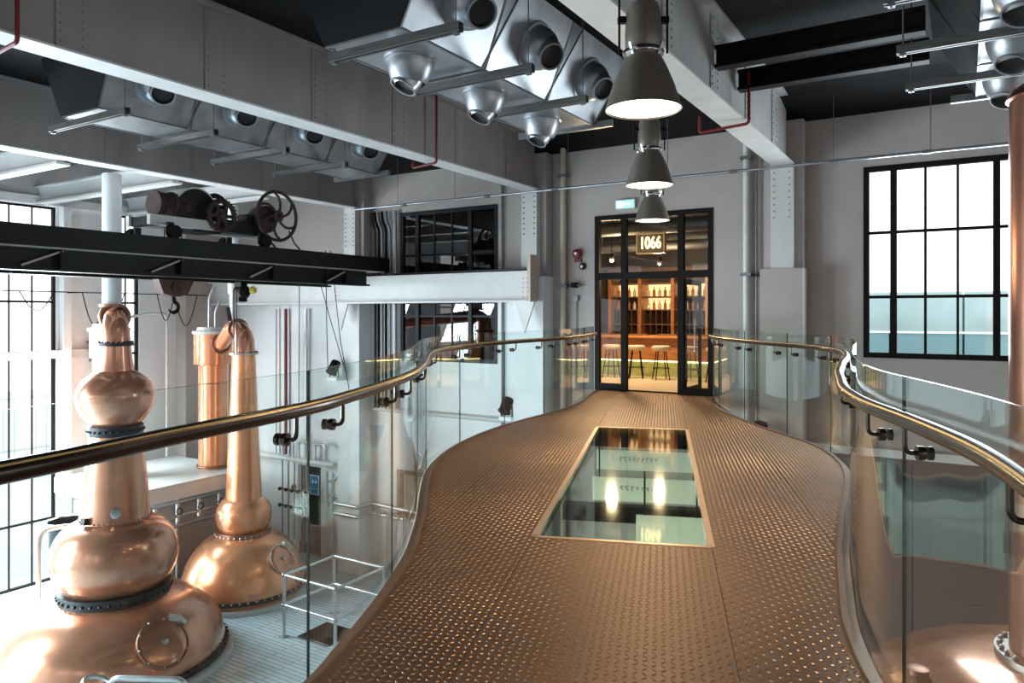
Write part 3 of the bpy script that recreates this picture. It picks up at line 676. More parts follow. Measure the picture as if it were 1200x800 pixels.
# condensers
r = thing('condenser', (CX, CY, -2.3), 'tall bright copper condenser cylinder standing on the white bench', 'condenser')
MB().lathe(smooth_prof([(0.36, -2.3), (0.36, -1.5), (0.36, 0.3)], 2) + [(0.36, 0.3), (0.47, 0.34), (0.47, 1.1), (0.36, 1.1)], (CX, CY, 0), 36).build('shell', 'copper_bright', r)
MB().lathe([(0.0, 1.1), (0.5, 1.1), (0.5, 1.17), (0.4, 1.18), (0.38, 1.27), (0.0, 1.28)], (CX, CY, 0), 36).build('cap', 'white_steel', r)
bolts(r, (CX, CY), 0.45, 1.18, 24, 0.02, 'bolt_silver')
MB().ring((CX, CY, -2.24), 0.38, 0.03, n=32).build('foot_ring', 'copper_dark', r)
for dx, h in ((-0.15, 2.3), (0.1, 1.95)): MB().tube([(CX + dx, CY, 1.2), (CX + dx, CY, h - 0.3), (CX + dx + 0.05, CY + 0.1, h)], 0.04, 10).build('cap_pipe', 'galv', r)
MB().ring((CX, CY, -0.15), 0.365, 0.012, n=32).build('seam', 'copper', r)
r = thing('condenser', (-17.3, 9.85, -2.3), 'copper condenser with pale cap half hidden behind the large still', 'condenser')
MB().lathe([(0.36, -2.3), (0.36, 0.55), (0.42, 0.58), (0.42, 1.2), (0.36, 1.2)], (-17.3, 9.85, 0), 32).build('shell', 'copper_bright', r)
MB().lathe([(0.0, 1.2), (0.46, 1.2), (0.46, 1.27), (0.36, 1.28), (0.35, 1.36), (0.0, 1.37)], (-17.3, 9.85, 0), 32).build('cap', 'cream', r)

# ---- still at lower right
UX, UY = 0.9, 9.2
r = thing('pot_still', (UX, UY, ZF), 'copper still with a domed top below the bridge at lower right', 'still', 'copper stills')
c = (UX, UY, 0)
lathe_part(r, 'pot', [(1.9, -4.95), (2.1, -4.4), (2.2, -3.6), (2.15, -3.0), (1.95, -2.5), (1.65, -2.22), (1.2, -2.02), (0.85, -1.93), (0.5, -1.9)], c, 'copper')
MB().lathe([(0.48, -1.92), (0.63, -1.92), (0.63, -1.84), (0.48, -1.84)], c, 40).build('collar', 'bolt_silver', r); bolts(r, c, 0.58, -1.82, 28, 0.03, 'bolt_silver')
lathe_part(r, 'neck', [(0.5, -1.86), (0.5, 0.5), (0.5, 2.5), (0.5, 3.8)], c, 'copper_red', sm=2)
MB().lathe([(0.5, 3.78), (0.53, 3.8), (0.5, 3.88), (0.36, 3.98), (0.16, 4.03), (0, 4.04)], c, 36).build('head', 'copper_red', r)
vx = Vector((-0.9, -0.75, 0)).normalized()
p = Vector((UX, UY, -2.2)) + vx * 1.5
MB().bar(p, p + vx * 0.1 + Vector((-0.05, 0, 0.32)), 0.15, 0.13).build('valve', 'copper_dark', r)
MB().lathe([(0.1, 0), (0.1, 0.05), (0.06, 0.06), (0, 0.06)], p + vx * 0.1 + Vector((-0.05, 0, 0.30)), 14).build('valve_cap', 'copper_dark', r)
s4 = Vector((-0.25, -0.97, 0)); p = Vector((UX, UY, -2.2)) + Vector((-0.75, -0.66, 0)) * 1.62
MB().bar(p, p + Vector((-0.35, 0.3, -0.22)), 0.07, 0.05).build('seam_strap', 'copper_dark', r)

# ================================================================== THE FOOTBRIDGE
Lp = [(-1.7, YB + 0.05), (-1.72, -3), (-1.85, -0.8), (-2.1, 0.85), (-2.25, 1.45), (-2.43, 2.24), (-2.58, 2.62), (-2.76, 3.03), (-2.97, 3.46), (-3.21, 3.9), (-3.46, 4.28), (-3.75, 4.70), (-4.2, 5.3), (-4.66, 5.95), (-5.02, 6.6), (-5.32, 7.4), (-5.54, 8.3), (-5.66, 9.2), (-5.7, 10.1), (-5.74, 10.95), (-5.95, 12.05), (-6.35, 13.3), (-6.6, 14.12)]
Rp = [(0.36, YB + 0.05), (0.36, -3), (0.34, -0.5), (0.27, 1.2), (0.12, 2.3), (-0.1, 3.0), (-0.32, 3.54), (-0.42, 3.85), (-0.52, 4.25), (-0.6, 4.75), (-0.7, 5.4), (-0.76, 5.95), (-0.82, 6.5), (-0.9, 7.4), (-1.06, 8.4), (-1.37, 9.28), (-1.72, 9.85), (-2.06, 10.25), (-2.45, 10.75), (-2.9, 11.4), (-3.42, 12.2), (-3.92, 13.3), (-4.1, 14.12)]
def spline(P, step=0.08):
    P = [Vector((x, y, 0)) for x, y in P]; dense = []
    for i in range(len(P) - 1):
        p0 = P[max(i - 1, 0)]; p1 = P[i]; p2 = P[i + 1]; p3 = P[min(i + 2, len(P) - 1)]
        for k in range(12):
            t = k / 12
            dense.append(0.5 * ((2 * p1) + (-p0 + p2) * t + (2 * p0 - 5 * p1 + 4 * p2 - p3) * t * t + (-p0 + 3 * p1 - 3 * p2 + p3) * t ** 3))
    dense.append(P[-1])
    for _ in range(6):
        dense = [dense[0]] + [(dense[i - 1] + dense[i] * 2 + dense[i + 1]) / 4 for i in range(1, len(dense) - 1)] + [dense[-1]]
    out = [dense[0]]; acc = 0
    for i in range(1, len(dense)):
        a, b = dense[i - 1], dense[i]; L = (b - a).length
        while acc + L >= step:
            t = (step - acc) / L; a = a + (b - a) * t; out.append(a); L = (b - a).length; acc = 0
        acc += L
    out.append(dense[-1]); return out
Lc = spline(Lp); Rc = spline(Rp)
def normals(C, side):
    N = []
    for i in range(len(C)):
        d = (C[min(i + 1, len(C) - 1)] - C[max(i - 1, 0)]).normalized()
        N.append(Vector((-d.y, d.x, 0)) * side)       # side=+1: left of travel
    return N
Ln = normals(Lc, 1); Rn = normals(Rc, -1)             # both point outwards
# bridge frame: axis along the inset glass
AX = Vector((-1.8, 4.95, 0)).normalized(); AY = Vector((AX.y, -AX.x, 0))   # AY to the right
PC = Vector((-2.95, 7.26, 0)); PHL, PHW = 2.62, 0.62
def fr(p): q = p - PC; return (q.dot(AX), q.dot(AY))
def un(a, b, z=0): v = PC + AX * a + AY * b; return Vector((v.x, v.y, z))
Lf = [fr(p) for p in Lc]; Rf = [fr(p) for p in Rc]
def interp(T, a):
    for i in range(len(T) - 1):
        if T[i][0] <= a <= T[i + 1][0]:
            t = (a - T[i][0]) / max(1e-9, T[i + 1][0] - T[i][0]); return T[i][1] + (T[i + 1][1] - T[i][1]) * t
    return T[0][1] if a < T[0][0] else T[-1][1]
amin = max(Lf[0][0], Rf[0][0]); amax = min(Lf[-1][0], Rf[-1][0])
br = thing('footbridge', (-1.5, 3.0, -0.25), 'curved footbridge with brown tread plate deck leading to the glass door', 'bridge')
TH = -0.02
def slab(poly, z0, z1, name, mm):
    return MB().prism([(p.x, p.y, z0) for p in poly], (0, 0, z1 - z0)).build(name, mm, br)
seams = [-1.45, -PHW, PHW, 1.45]
rows = [amin, -10.5, -8, -5.5, -PHL, 0.0, PHL, 4.5, amax]
SH = 0.0022
for i in range(len(rows) - 1):
    a0, a1 = rows[i] + SH, rows[i + 1] - SH
    N = max(2, int((a1 - a0) / 0.12)); aa = [a0 + (a1 - a0) * k / N for k in range(N + 1)]
    edges = [None] + seams + [None]
    for j in range(len(edges) - 1):
        if -PHL <= rows[i] < PHL and edges[j] == -PHW and edges[j + 1] == PHW: continue     # glass goes here
        lo, hi, run = [], [], []
        def flush():
            if len(lo) >= 2:
                slab(lo + hi[::-1], TH, 0.0, 'deck_plate', 'deck')
        for a in aa:
            l, rgt = interp(Lf, a), interp(Rf, a)
            b0 = l if edges[j] is None else max(l, edges[j] + SH)
            b1 = rgt if edges[j + 1] is None else min(rgt, edges[j + 1] - SH)
            if edges[j] is None and edges[j + 1] is None: pass
            if b1 - b0 > 0.02: lo.append(un(a, b0)); hi.append(un(a, b1))
            else:
                flush(); lo, hi = [], []
        flush()
# landing in front of the door, closing the skewed end
slab([Lc[-1], Vector((-6.66, YW, 0)), Vector((-4.12, YW, 0)), Rc[-1]] + [un(amax, interp(Rf, amax)), un(amax, interp(Lf, amax))], TH, 0.0, 'deck_plate', 'deck')
# structure under the deck
slab([p - n * 0.3 for p, n in zip(Lc[::6], Ln[::6])] + [p - n * 0.5 for p, n in zip(Lc[::6], Ln[::6])][::-1], -0.30, TH - 0.002, 'side_girder', 'deck_edge')
slab([p - n * 0.3 for p, n in zip(Rc[::6], Rn[::6])] + [p - n * 0.5 for p, n in zip(Rc[::6], Rn[::6])][::-1], -0.30, TH - 0.002, 'side_girder', 'deck_edge')
for a in (-6.5, -4.5, -2.75, 2.75, 4.6):
    MB().bar(un(a, interp(Lf, a) + 0.55, -0.16), un(a, interp(Rf, a) - 0.55, -0.16), 0.1, 0.26).build('cross_girder', 'black_steel', br)
for b in (-0.75, 0.75): MB().bar(un(-2.7, b, -0.16), un(2.7, b, -0.16), 0.1, 0.26).build('trimmer', 'black_steel', br)
# kerbs along both edges
for C, Nn in ((Lc, Ln), (Rc, Rn)):
    m = MB(); o = []
    for p, n in zip(C, Nn):
        o.append([p + Vector((0, 0, -0.24)), p + Vector((0, 0, 0.014)), p - n * 0.035 + Vector((0, 0, 0.014)), p - n * 0.035 + Vector((0, 0, -0.24))])
    m.V = [v for q in o for v in q]
    for i in range(len(o) - 1):
        for k in range(4): m.F.append((i * 4 + k, i * 4 + (k + 1) % 4, i * 4 + 4 + (k + 1) % 4, i * 4 + 4 + k)); m.M.append(0)
    m.build('kerb', 'deck_edge', br)
    m = MB(); o = []
    for p, n in zip(C[:-2], Nn[:-2]):
        o.append([p + n * 0.002 + Vector((0, 0, -0.27)), p + n * 0.002 + Vector((0, 0, -0.03)), p + n * 0.045 + Vector((0, 0, -0.03)), p + n * 0.045 + Vector((0, 0, -0.05)), p + n * 0.075 + Vector((0, 0, -0.27))])
    m.V = [v for q in o for v in q]
    for i in range(len(o) - 1):
        for k in range(5): m.F.append((i * 5 + k, i * 5 + (k + 1) % 5, i * 5 + 5 + (k + 1) % 5, i * 5 + 5 + k)); m.M.append(0)
    m.build('glass_shoe', 'deck_edge', br)
# raised tread studs: alternating lozenges over the whole deck
m = MB(); pit = 0.042; ang = math.atan2(AX.y, AX.x)
a = amin + 0.05; ia = 0
import bisect
while a < amax + 0.2:
    l, rg = interp(Lf, a) + 0.06, interp(Rf, a) - 0.06
    b = math.ceil(l / pit) * pit; ib = int(round(b / pit))
    while b < rg:
        if not (abs(a) < PHL + 0.03 and abs(b) < PHW + 0.03) and a > -9:
            t = PI / 4 if (ia + ib) % 2 else -PI / 4
            ca, sa = math.cos(t), math.sin(t); L_, W_, h_ = 0.0185, 0.0065, 0.0035
            pts = []
            for (x, y, z) in ((-L_, 0, 0), (0, -W_, 0), (L_, 0, 0), (0, W_, 0), (-L_ * 0.45, 0, h_), (L_ * 0.45, 0, h_)):
                pts.append(un(a + x * ca - y * sa, b + x * sa + y * ca, z))
            m.add(pts, [(0, 1, 4), (1, 5, 4), (1, 2, 5), (2, 3, 5), (3, 4, 5), (3, 0, 4)])
        b += pit; ib += 1
    a += pit; ia += 1
off = br.location.copy()
me = bpy.data.meshes.new('tread_studs'); me.from_pydata([v - off for v in m.V], [], m.F); me.materials.append(MATS['deck_stud']); me.update()
o = bpy.data.objects.new('tread_studs', me); COL.objects.link(o); o.parent = br; o['kind'] = 'stuff'
# inset walk-on glass
r = thing('floor_window', tuple(un(0, 0, -0.05)), 'long clear glass panel set into the brown bridge deck', 'glass panel')
for k in range(1):
    g = MB(); P = [un(-PHL + 0.03, -PHW + 0.03), un(-PHL + 0.03, PHW - 0.03), un(PHL - 0.03, PHW - 0.03), un(PHL - 0.03, -PHW + 0.03)]
    g.prism([(p.x, p.y, -0.03) for p in P], (0, 0, 0.029)); g.build('pane', 'floor_glass', r)
for (p, q) in (((-PHL, -PHW), (PHL, -PHW)), ((PHL, -PHW), (PHL, PHW)), ((PHL, PHW), (-PHL, PHW)), ((-PHL, PHW), (-PHL, -PHW))):
    MB().bar(un(*p, -0.012) , un(*q, -0.012), 0.045, 0.03).build('frame', 'deck_trim', r)
# white lettered boards hanging upright below the bridge, seen through the glass
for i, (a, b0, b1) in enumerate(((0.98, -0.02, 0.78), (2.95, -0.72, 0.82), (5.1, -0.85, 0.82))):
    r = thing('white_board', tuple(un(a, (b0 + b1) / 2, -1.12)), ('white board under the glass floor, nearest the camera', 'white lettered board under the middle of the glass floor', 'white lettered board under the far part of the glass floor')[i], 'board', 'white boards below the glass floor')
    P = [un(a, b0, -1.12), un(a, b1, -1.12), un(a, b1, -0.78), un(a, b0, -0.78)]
    MB().prism(P, AX * 0.03).build('panel', 'board_added_glow', r)
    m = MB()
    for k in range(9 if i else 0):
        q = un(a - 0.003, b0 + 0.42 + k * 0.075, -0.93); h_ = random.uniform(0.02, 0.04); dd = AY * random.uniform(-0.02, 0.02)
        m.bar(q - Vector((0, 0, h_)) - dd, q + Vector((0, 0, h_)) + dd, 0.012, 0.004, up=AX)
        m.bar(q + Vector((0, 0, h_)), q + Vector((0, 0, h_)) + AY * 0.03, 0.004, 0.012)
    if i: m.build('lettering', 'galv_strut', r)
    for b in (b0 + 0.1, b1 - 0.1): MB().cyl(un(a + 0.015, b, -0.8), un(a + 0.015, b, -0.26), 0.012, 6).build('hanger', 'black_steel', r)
for i, a in enumerate((-1.9, 0.1, 2.1, 4.1)):
    tag(MB().bar(un(a, -1.3, -1.6), un(a, 1.3, -1.6), 0.25, 0.25).build('steel_joist', 'black_steel'), ('nearest', 'second nearest', 'second farthest', 'farthest')[i] + ' dark steel joist seen through the glass floor', 'joist', 'joists under the glass floor')

# ------------------------------------------------------------------ glass balustrades
ZR, ZG = 1.195, 1.345
GO, RO = 0.05, -0.02      # glass and rail offsets outwards from the deck edge
def balustrade(C, Nn, joints, label, loc):
    r = thing('balustrade', loc, label, 'balustrade')
    S = [0.0]
    for i in range(1, len(C)): S.append(S[-1] + (C[i] - C[i - 1]).length)
    def at(s):
        i = min(max(bisect.bisect_right(S, s) - 1, 0), len(C) - 2); t = (s - S[i]) / max(1e-9, S[i + 1] - S[i])
        return C[i].lerp(C[i + 1], t), Nn[i].lerp(Nn[i + 1], t).normalized()
    J = [s for s in joints if 0 <= s <= S[-1]]
    for s0, s1 in zip(J[:-1], J[1:]):
        a, b = s0 + 0.003, s1 - 0.003; n = max(4, int((b - a) / 0.1)); V = []
        for k in range(n + 1):
            p, nn = at(a + (b - a) * k / n)
            for (o_, z) in ((GO, -0.22), (GO + 0.012, -0.22), (GO + 0.012, ZG), (GO, ZG)): V.append(p + nn * o_ + Vector((0, 0, z)))
        m = MB(); m.V = V
        for k in range(n):
            for q in range(4):
                m.F.append((k * 4 + q, k * 4 + (q + 1) % 4, k * 4 + 4 + (q + 1) % 4, k * 4 + 4 + q)); m.M.append(1 if q in (0, 2) else 0)
        m.F.append((3, 2, 1, 0)); m.M.append(1); e = n * 4; m.F.append((e, e + 1, e + 2, e + 3)); m.M.append(1)
        m.build('glass_panel', ['balustrade_glass', 'glass_edge'], r, sharp=30)
        # stand-off brackets near both ends of the panel
        for s in (a + 0.22, b - 0.22):
            p, nn = at(s); d = Vector((nn.y, -nn.x, 0))
            pr = p + nn * RO
            bk = MB().tube([pr + Vector((0, 0, ZR - 0.02)), pr + Vector((0, 0, ZR - 0.125)), p + nn * (GO - 0.01) + Vector((0, 0, ZR - 0.125))], 0.0095, 8, fr=0.035).build('rail_bracket', 'bronze', r)
            g = MB(); g.lathe([(0, 0.03), (0.026, 0.03), (0.028, 0.02), (0.028, 0.002), (0, 0.0)], p + nn * (GO - 0.03) + Vector((0, 0, ZR - 0.125)), 14, 0, nn)
            g.lathe([(0, 0.0), (0.026, 0.0), (0.026, 0.016), (0, 0.02)], p + nn * (GO + 0.012) + Vector((0, 0, ZR - 0.125)), 14, 0, nn)
            g.build('glass_clamp', 'bronze', bk)
    pts = [p + n * RO + Vector((0, 0, ZR)) for p, n in zip(C, Nn)]
    pts = pts[:-3]
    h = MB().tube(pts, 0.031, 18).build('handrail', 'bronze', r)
    # narrow golden strip along the upper inner side of the rail
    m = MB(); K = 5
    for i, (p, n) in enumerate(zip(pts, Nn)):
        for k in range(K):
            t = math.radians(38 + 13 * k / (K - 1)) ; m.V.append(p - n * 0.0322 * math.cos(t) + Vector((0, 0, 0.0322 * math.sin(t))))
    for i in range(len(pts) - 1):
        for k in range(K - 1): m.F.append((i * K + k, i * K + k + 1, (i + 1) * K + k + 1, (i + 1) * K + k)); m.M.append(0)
    m.build('gold_strip', 'gold_tone', h)
    return r
def arcs(C):
    S = [0.0]
    for i in range(1, len(C)): S.append(S[-1] + (C[i] - C[i - 1]).length)
    return S
def s_at(C, x, y):
    S = arcs(C); i = min(range(len(C)), key=lambda i: (C[i].x - x) ** 2 + (C[i].y - y) ** 2); return S[i]
def joints_for(C, marks, pitch=1.4, back=1.4):
    S = arcs(C); s0 = [s_at(C, *mk) for mk in marks]; out = []
    s = s0[0]
    while s > 0.3: out.append(s); s -= back
    out.append(0.02); out = sorted(out)
    for a, b in zip(s0[:-1], s0[1:]):
        n = max(1, round((b - a) / pitch)); out += [a + (b - a) * k / n for k in range(1, n + 1)]
    s = s0[-1]; n = max(1, round((S[-1] - 0.03 - s) / pitch)); out += [s + (S[-1] - 0.03 - s) * k / n for k in range(1, n + 1)]
    return out
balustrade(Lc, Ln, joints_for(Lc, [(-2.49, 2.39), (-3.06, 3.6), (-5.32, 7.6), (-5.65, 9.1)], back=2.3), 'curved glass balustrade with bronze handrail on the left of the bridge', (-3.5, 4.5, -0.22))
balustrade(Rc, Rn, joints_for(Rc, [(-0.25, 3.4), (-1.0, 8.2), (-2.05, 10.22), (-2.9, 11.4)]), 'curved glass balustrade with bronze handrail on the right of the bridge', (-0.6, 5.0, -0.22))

# ================================================================== PENDANT LAMPS
def pendant():
    r = thing('pendant_lamp', (0, 0, 0), '', 'lamp')
    MB().lathe([(0.25, 0.0), (0.255, 0.004), (0.25, 0.012), (0.235, 0.06), (0.205, 0.16), (0.16, 0.27), (0.125, 0.34), (0.115, 0.37), (0.108, 0.37), (0.118, 0.335), (0.155, 0.265), (0.2, 0.155), (0.23, 0.055), (0.245, 0.006), (0.25, 0.0)], (0, 0, 0), 40).build('shade', 'lamp_grey', r)
    MB().lathe([(0.241, 0.012), (0.12, 0.004), (0.0, 0.0)], (0, 0, 0), 36).build('lens', 'lamp_lens', r)
    MB().lathe([(0.12, 0.365), (0.135, 0.368), (0.138, 0.385), (0.13, 0.4), (0.115, 0.405)], (0, 0, 0), 32).build('collar', 'chrome', r)
    MB().lathe([(0.108, 0.4), (0.12, 0.43), (0.122, 0.5), (0.112, 0.66), (0.1, 0.7), (0.05, 0.72), (0.04, 0.78), (0.0, 0.78)], (0, 0, 0), 32).build('housing', 'lamp_grey', r)
    for k in range(4):
        a = PI / 4 + k * PI / 2
        MB().bar((0.115 * math.cos(a), 0.115 * math.sin(a), 0.345), (0.15 * math.cos(a), 0.15 * math.sin(a), 0.42), 0.02, 0.012).build('clip', 'chrome', r)
    for s in (-1, 1):
        MB().bar((s * 0.115, 0, 0.6), (s * 0.17, 0, 0.6), 0.04, 0.04).build('lug', 'black_steel', r)
        MB().cyl((s * 0.16, 0, 0.38), (s * 0.16, 0, 0.84), 0.008, 6).build('side_rod', 'black_steel', r)
    MB().bar((-0.19, 0, 0.82), (0.19, 0, 0.82), 0.03, 0.035).build('yoke', 'black_steel', r)
    MB().cyl((0, 0, 0.76), (0, 0, 5.44 - 2.96), 0.014, 8).build('stem', 'black_steel', r)
    return r
PL = ((-1.82, 4.63), (-2.84, 7.4), (-3.87, 10.2))
pd = pendant()
plab = ('grey industrial pendant lamp with glowing lens, nearest and largest', 'middle grey industrial pendant lamp over the bridge', 'farthest grey industrial pendant lamp, in front of the glass door')
for i, (x, y) in enumerate(PL):
    o = pd if i == 0 else copy_tree(pd)
    o.location = (x, y, 2.96); o.rotation_euler = (0, 0, math.radians(31.6)); o['label'] = plab[i]; o['group'] = 'pendant lamps in a row over the bridge'
    l = bpy.data.lights.new('pendant_bulb', 'SPOT'); l.energy = 255; l.color = (1.0, 0.78, 0.52); l.spot_size = math.radians(145); l.spot_blend = 0.7; l.shadow_soft_size = 0.2
    lo = bpy.data.objects.new('pendant_bulb', l); COL.objects.link(lo); lo.location = (x, y, 2.93)

# ================================================================== DOOR AND BAR ROOM
dr = struct('door_1', (-5.42, YW, 0))
DX0, DX1 = DOOR[0], DOOR[1]; MX0, MX1 = -6.03, -4.81
y0, y1 = YW - 0.02, YW + 0.1
for (a, b, n) in ((DX0, DX0 + 0.1, 'jamb'), (DX1 - 0.1, DX1, 'jamb'), (MX0 - 0.06, MX0 + 0.06, 'mullion'), (MX1 - 0.06, MX1 + 0.06, 'mullion')):
    MB().box(a, b, y0, y1, 0.0, 3.68).build(n, 'black_steel', dr)
spans = ((DX0 + 0.1, MX0 - 0.06), (MX0 + 0.06, MX1 - 0.06), (MX1 + 0.06, DX1 - 0.1))
for i, (a, b) in enumerate(spans):
    MB().box(a, b, y0, y1, 3.58, 3.68).build('head', 'black_steel', dr)
    MB().box(a, b, y0, y1, 2.33, 2.47).build('transom', 'black_steel', dr)
    MB().box(a, b, y0 + 0.055, y0 + 0.063, 2.47, 3.58).build('pane', 'window_glass', dr)
    if i != 1:
        MB().box(a, b, y0, y1, 0.0, 0.14).build('bottom_rail', 'black_steel', dr)
        MB().box(a, b, y0 + 0.055, y0 + 0.063, 0.14, 2.33).build('pane', 'window_glass', dr)
# door leaf standing open inside the right opening
lf = MB(); x = MX1 + 0.02
lf.box(x, x + 0.05, y1, y1 + 1.05, 0.02, 0.12); lf.box(x, x + 0.05, y1, y1 + 1.05, 2.2, 2.3); lf.box(x, x + 0.05, y1, y1 + 0.08, 0.12, 2.2); lf.box(x, x + 0.05, y1 + 0.97, y1 + 1.05, 0.12, 2.2)
lo = lf.build('leaf', 'black_steel', dr); MB().box(x + 0.02, x + 0.028, y1 + 0.08, y1 + 0.97, 0.12, 2.2).build('pane', 'window_glass', lo)
hm = MB().cyl((x - 0.05, y1 + 0.9, 0.8), (x - 0.05, y1 + 0.9, 1.5), 0.015, 8); hm.build('handle', 'chrome', lo)
# the room itself
BX0, BX1, BY1 = -9.15, -2.2, 21.0
m = MB(); m.box(BX0, BX1, YW + 0.3, BY1, -0.15, 0.0); m.box(DOOR[0], DOOR[1], YW, YW + 0.3, -0.15, 0.0); tag(m.build('floor_bar', 'bar_floor'), kind='structure')
m = MB(); m.box(BX0, BX1, YW + 0.3, BY1, 4.0, 4.1); tag(m.build('ceiling_bar', 'ceiling_black'), kind='structure')
m = MB(); m.box(BX0, BX1, BY1, BY1 + 0.1, 0, 4.0); tag(m.build('wall_bar_back', 'bar_wall'), kind='structure')
m = MB(); m.box(BX0 - 0.06, BX0, YW + 0.3, BY1, 0, 4.0); tag(m.build('wall_bar_left', 'bar_wall'), kind='structure')
m = MB(); m.box(BX1, BX1 + 0.1, YW + 0.3, BY1, 0, 4.0); tag(m.build('wall_bar_right', 'bar_wall'), kind='structure')
# bar counter
r = thing('bar_counter', (-6.4, 18.0, 0), 'long wooden bar counter glowing along its base behind the glass door', 'counter')
MB().box(-9.0, -3.4, 17.62, 18.3, 1.0, 1.06).build('counter_top', 'wood', r)
MB().box(-9.0, -3.5, 17.85, 18.25, 0.42, 1.0).build('front_panel', 'wood', r)
MB().box(-9.0, -3.5, 17.98, 18.25, 0.0, 0.42).build('base', 'bar_base', r)
MB().box(-9.0, -3.5, 17.88, 17.93, 0.385, 0.415).build('light_strip', 'led_strip', r)
for k in range(7): MB().box(-8.9 + k * 0.78, -8.9 + k * 0.78 + 0.5, 17.64, 17.8, 1.062, 1.1).build('bar_mat', 'wood_dark', r)
# bar stools
def stool():
    r = thing('bar_stool', (0, 0, 0), '', 'stool')
    MB().lathe([(0, 0.70), (0.16, 0.70), (0.22, 0.735), (0.235, 0.775), (0.225, 0.81), (0.18, 0.83), (0, 0.835)], (0, 0, 0), 24).build('seat', 'stool_seat', r)
    for k in range(4):
        a = PI / 4 + k * PI / 2
        MB().tube([(0.12 * math.cos(a), 0.12 * math.sin(a), 0.75), (0.24 * math.cos(a), 0.24 * math.sin(a), 0.0)], 0.013, 8).build('leg', 'black_steel', r)
    MB().ring((0, 0, 0.28), 0.205, 0.009, n=24, m=6).build('foot_ring', 'black_steel', r)
    return r
st = stool()
for i, x in enumerate((-7.62, -6.95, -6.3, -5.6, -4.95)):
    o = st if i == 0 else copy_tree(st)
    o.location = (x, 17.2, 0); o.rotation_euler = (0, 0, 0.3 * i)
    o['label'] = ('round topped bar stool behind the left side pane of the door', 'round topped bar stool at the left of the open doorway', 'round topped bar stool at the right of the open doorway', 'round topped bar stool behind the right side pane of the door', 'rightmost round topped bar stool at the counter')[i]; o['group'] = 'bar stools at the counter'
# back bar shelves
r = thing('back_bar', (-6.5, 20.6, 0), 'tall wooden back bar with lit shelves behind the counter', 'shelf')
bx = [-9.05, -8.1, -7.1, -6.1, -5.0, -3.9]
for x in bx: MB().box(x - 0.05, x + 0.05, 20.3, 20.95, 0, 2.75).build('upright', 'wood', r)
for i in range(len(bx) - 1):
    for z in (0.95, 1.3, 1.72, 2.1, 2.5):
        MB().box(bx[i] + 0.05, bx[i + 1] - 0.05, 20.35, 20.95, z - 0.02, z + 0.02).build('shelf_board', 'wood_dark', r)
    MB().box(bx[i] + 0.05, bx[i + 1] - 0.05, 20.9, 20.95, 1.74 if i % 2 else 2.12, 2.48).build('lit_back', 'back_lit', r)
    m = MB()
    if i in (0, 1, 2):
        for k in range(5): m.box(bx[i] + 0.12 + k * 0.18, bx[i] + 0.14 + k * 0.18, 20.36, 20.9, 0.97, 1.70)
        m.build('wine_rack', 'wood_dark', r)
MB().box(-9.1, -3.85, 20.3, 20.95, 2.75, 2.95).build('cornice', 'wood_dark', r)
def bottle(mm, h=0.28, rr=0.045):
    r = thing('bottle', (0, 0, 0), '', 'bottle')
    MB().lathe([(0, 0), (rr, 0), (rr, h * 0.55), (rr * 0.8, h * 0.66), (rr * 0.34, h * 0.76), (rr * 0.34, h * 0.94)], (0, 0, 0), 12).build('glass', mm, r)
    MB().lathe([(rr * 0.38, h * 0.92), (rr * 0.38, h), (0, h)], (0, 0, 0), 10).build('cap', 'black', r)
    return r
prot = [bottle('bottle_amber'), bottle('bottle_clear', 0.26, 0.05), bottle('bottle_dark', 0.3, 0.042)]
used = [False] * 3
ORD = ('first', 'second', 'third', 'fourth', 'fifth', 'sixth', 'seventh', 'eighth', 'ninth'); BAY = ('leftmost', 'second', 'centre', 'fourth', 'rightmost')
for i in range(len(bx) - 1):
    for z in (1.32, 1.74, 2.12):
        for k in range(5):
            q = 2 if z == 1.32 else (k + i) % 2
            if i in (0, 1, 2) and z < 1.7: continue
            o = prot[q] if not used[q] else copy_tree(prot[q]); used[q] = True
            o.location = (bx[i] + 0.17 + k * 0.17, 20.6, z); o['label'] = '%s %s bottle in the %s bay, %s shelf of the back bar' % (ORD[k], ('amber', 'clear', 'dark')[q], BAY[i], {1.32: 'lower', 1.74: 'middle', 2.12: 'upper'}[z]); o['group'] = 'bottles at height %d on the back bar' % int(z * 100)
# glasses rack at right, spot lamps, hanging duct pieces
for i, (x, y, z, e) in enumerate(((-7.08, 16.0, 2.88, 60), (-6.27, 17.0, 2.82, 22))):
    r = thing('spot_lamp', (x, y, z), ('bright bare spot lamp seen through the left transom pane', 'small spot lamp seen below the glowing number sign')[i], 'lamp')
    MB().lathe([(0.035, 0.0), (0.06, 0.03), (0.065, 0.1), (0.05, 0.14), (0, 0.15)], (x, y, z), 16).build('housing', 'black_steel', r)
    MB().ball((x, y, z - 0.005), 0.045 if i == 0 else 0.03, 12, 8).build('bulb', 'bulb', r)
    MB().cyl((x, y, z + 0.14), (x, y, 4.0), 0.01, 6).build('stem', 'black_steel', r)
    l = bpy.data.lights.new('bar_bulb', 'POINT'); l.energy = 140 + e * 3; l.color = (1, 0.72, 0.42); l.shadow_soft_size = 0.1
    lo = bpy.data.objects.new('bar_bulb', l); COL.objects.link(lo); lo.location = (x, y, z - 0.15)
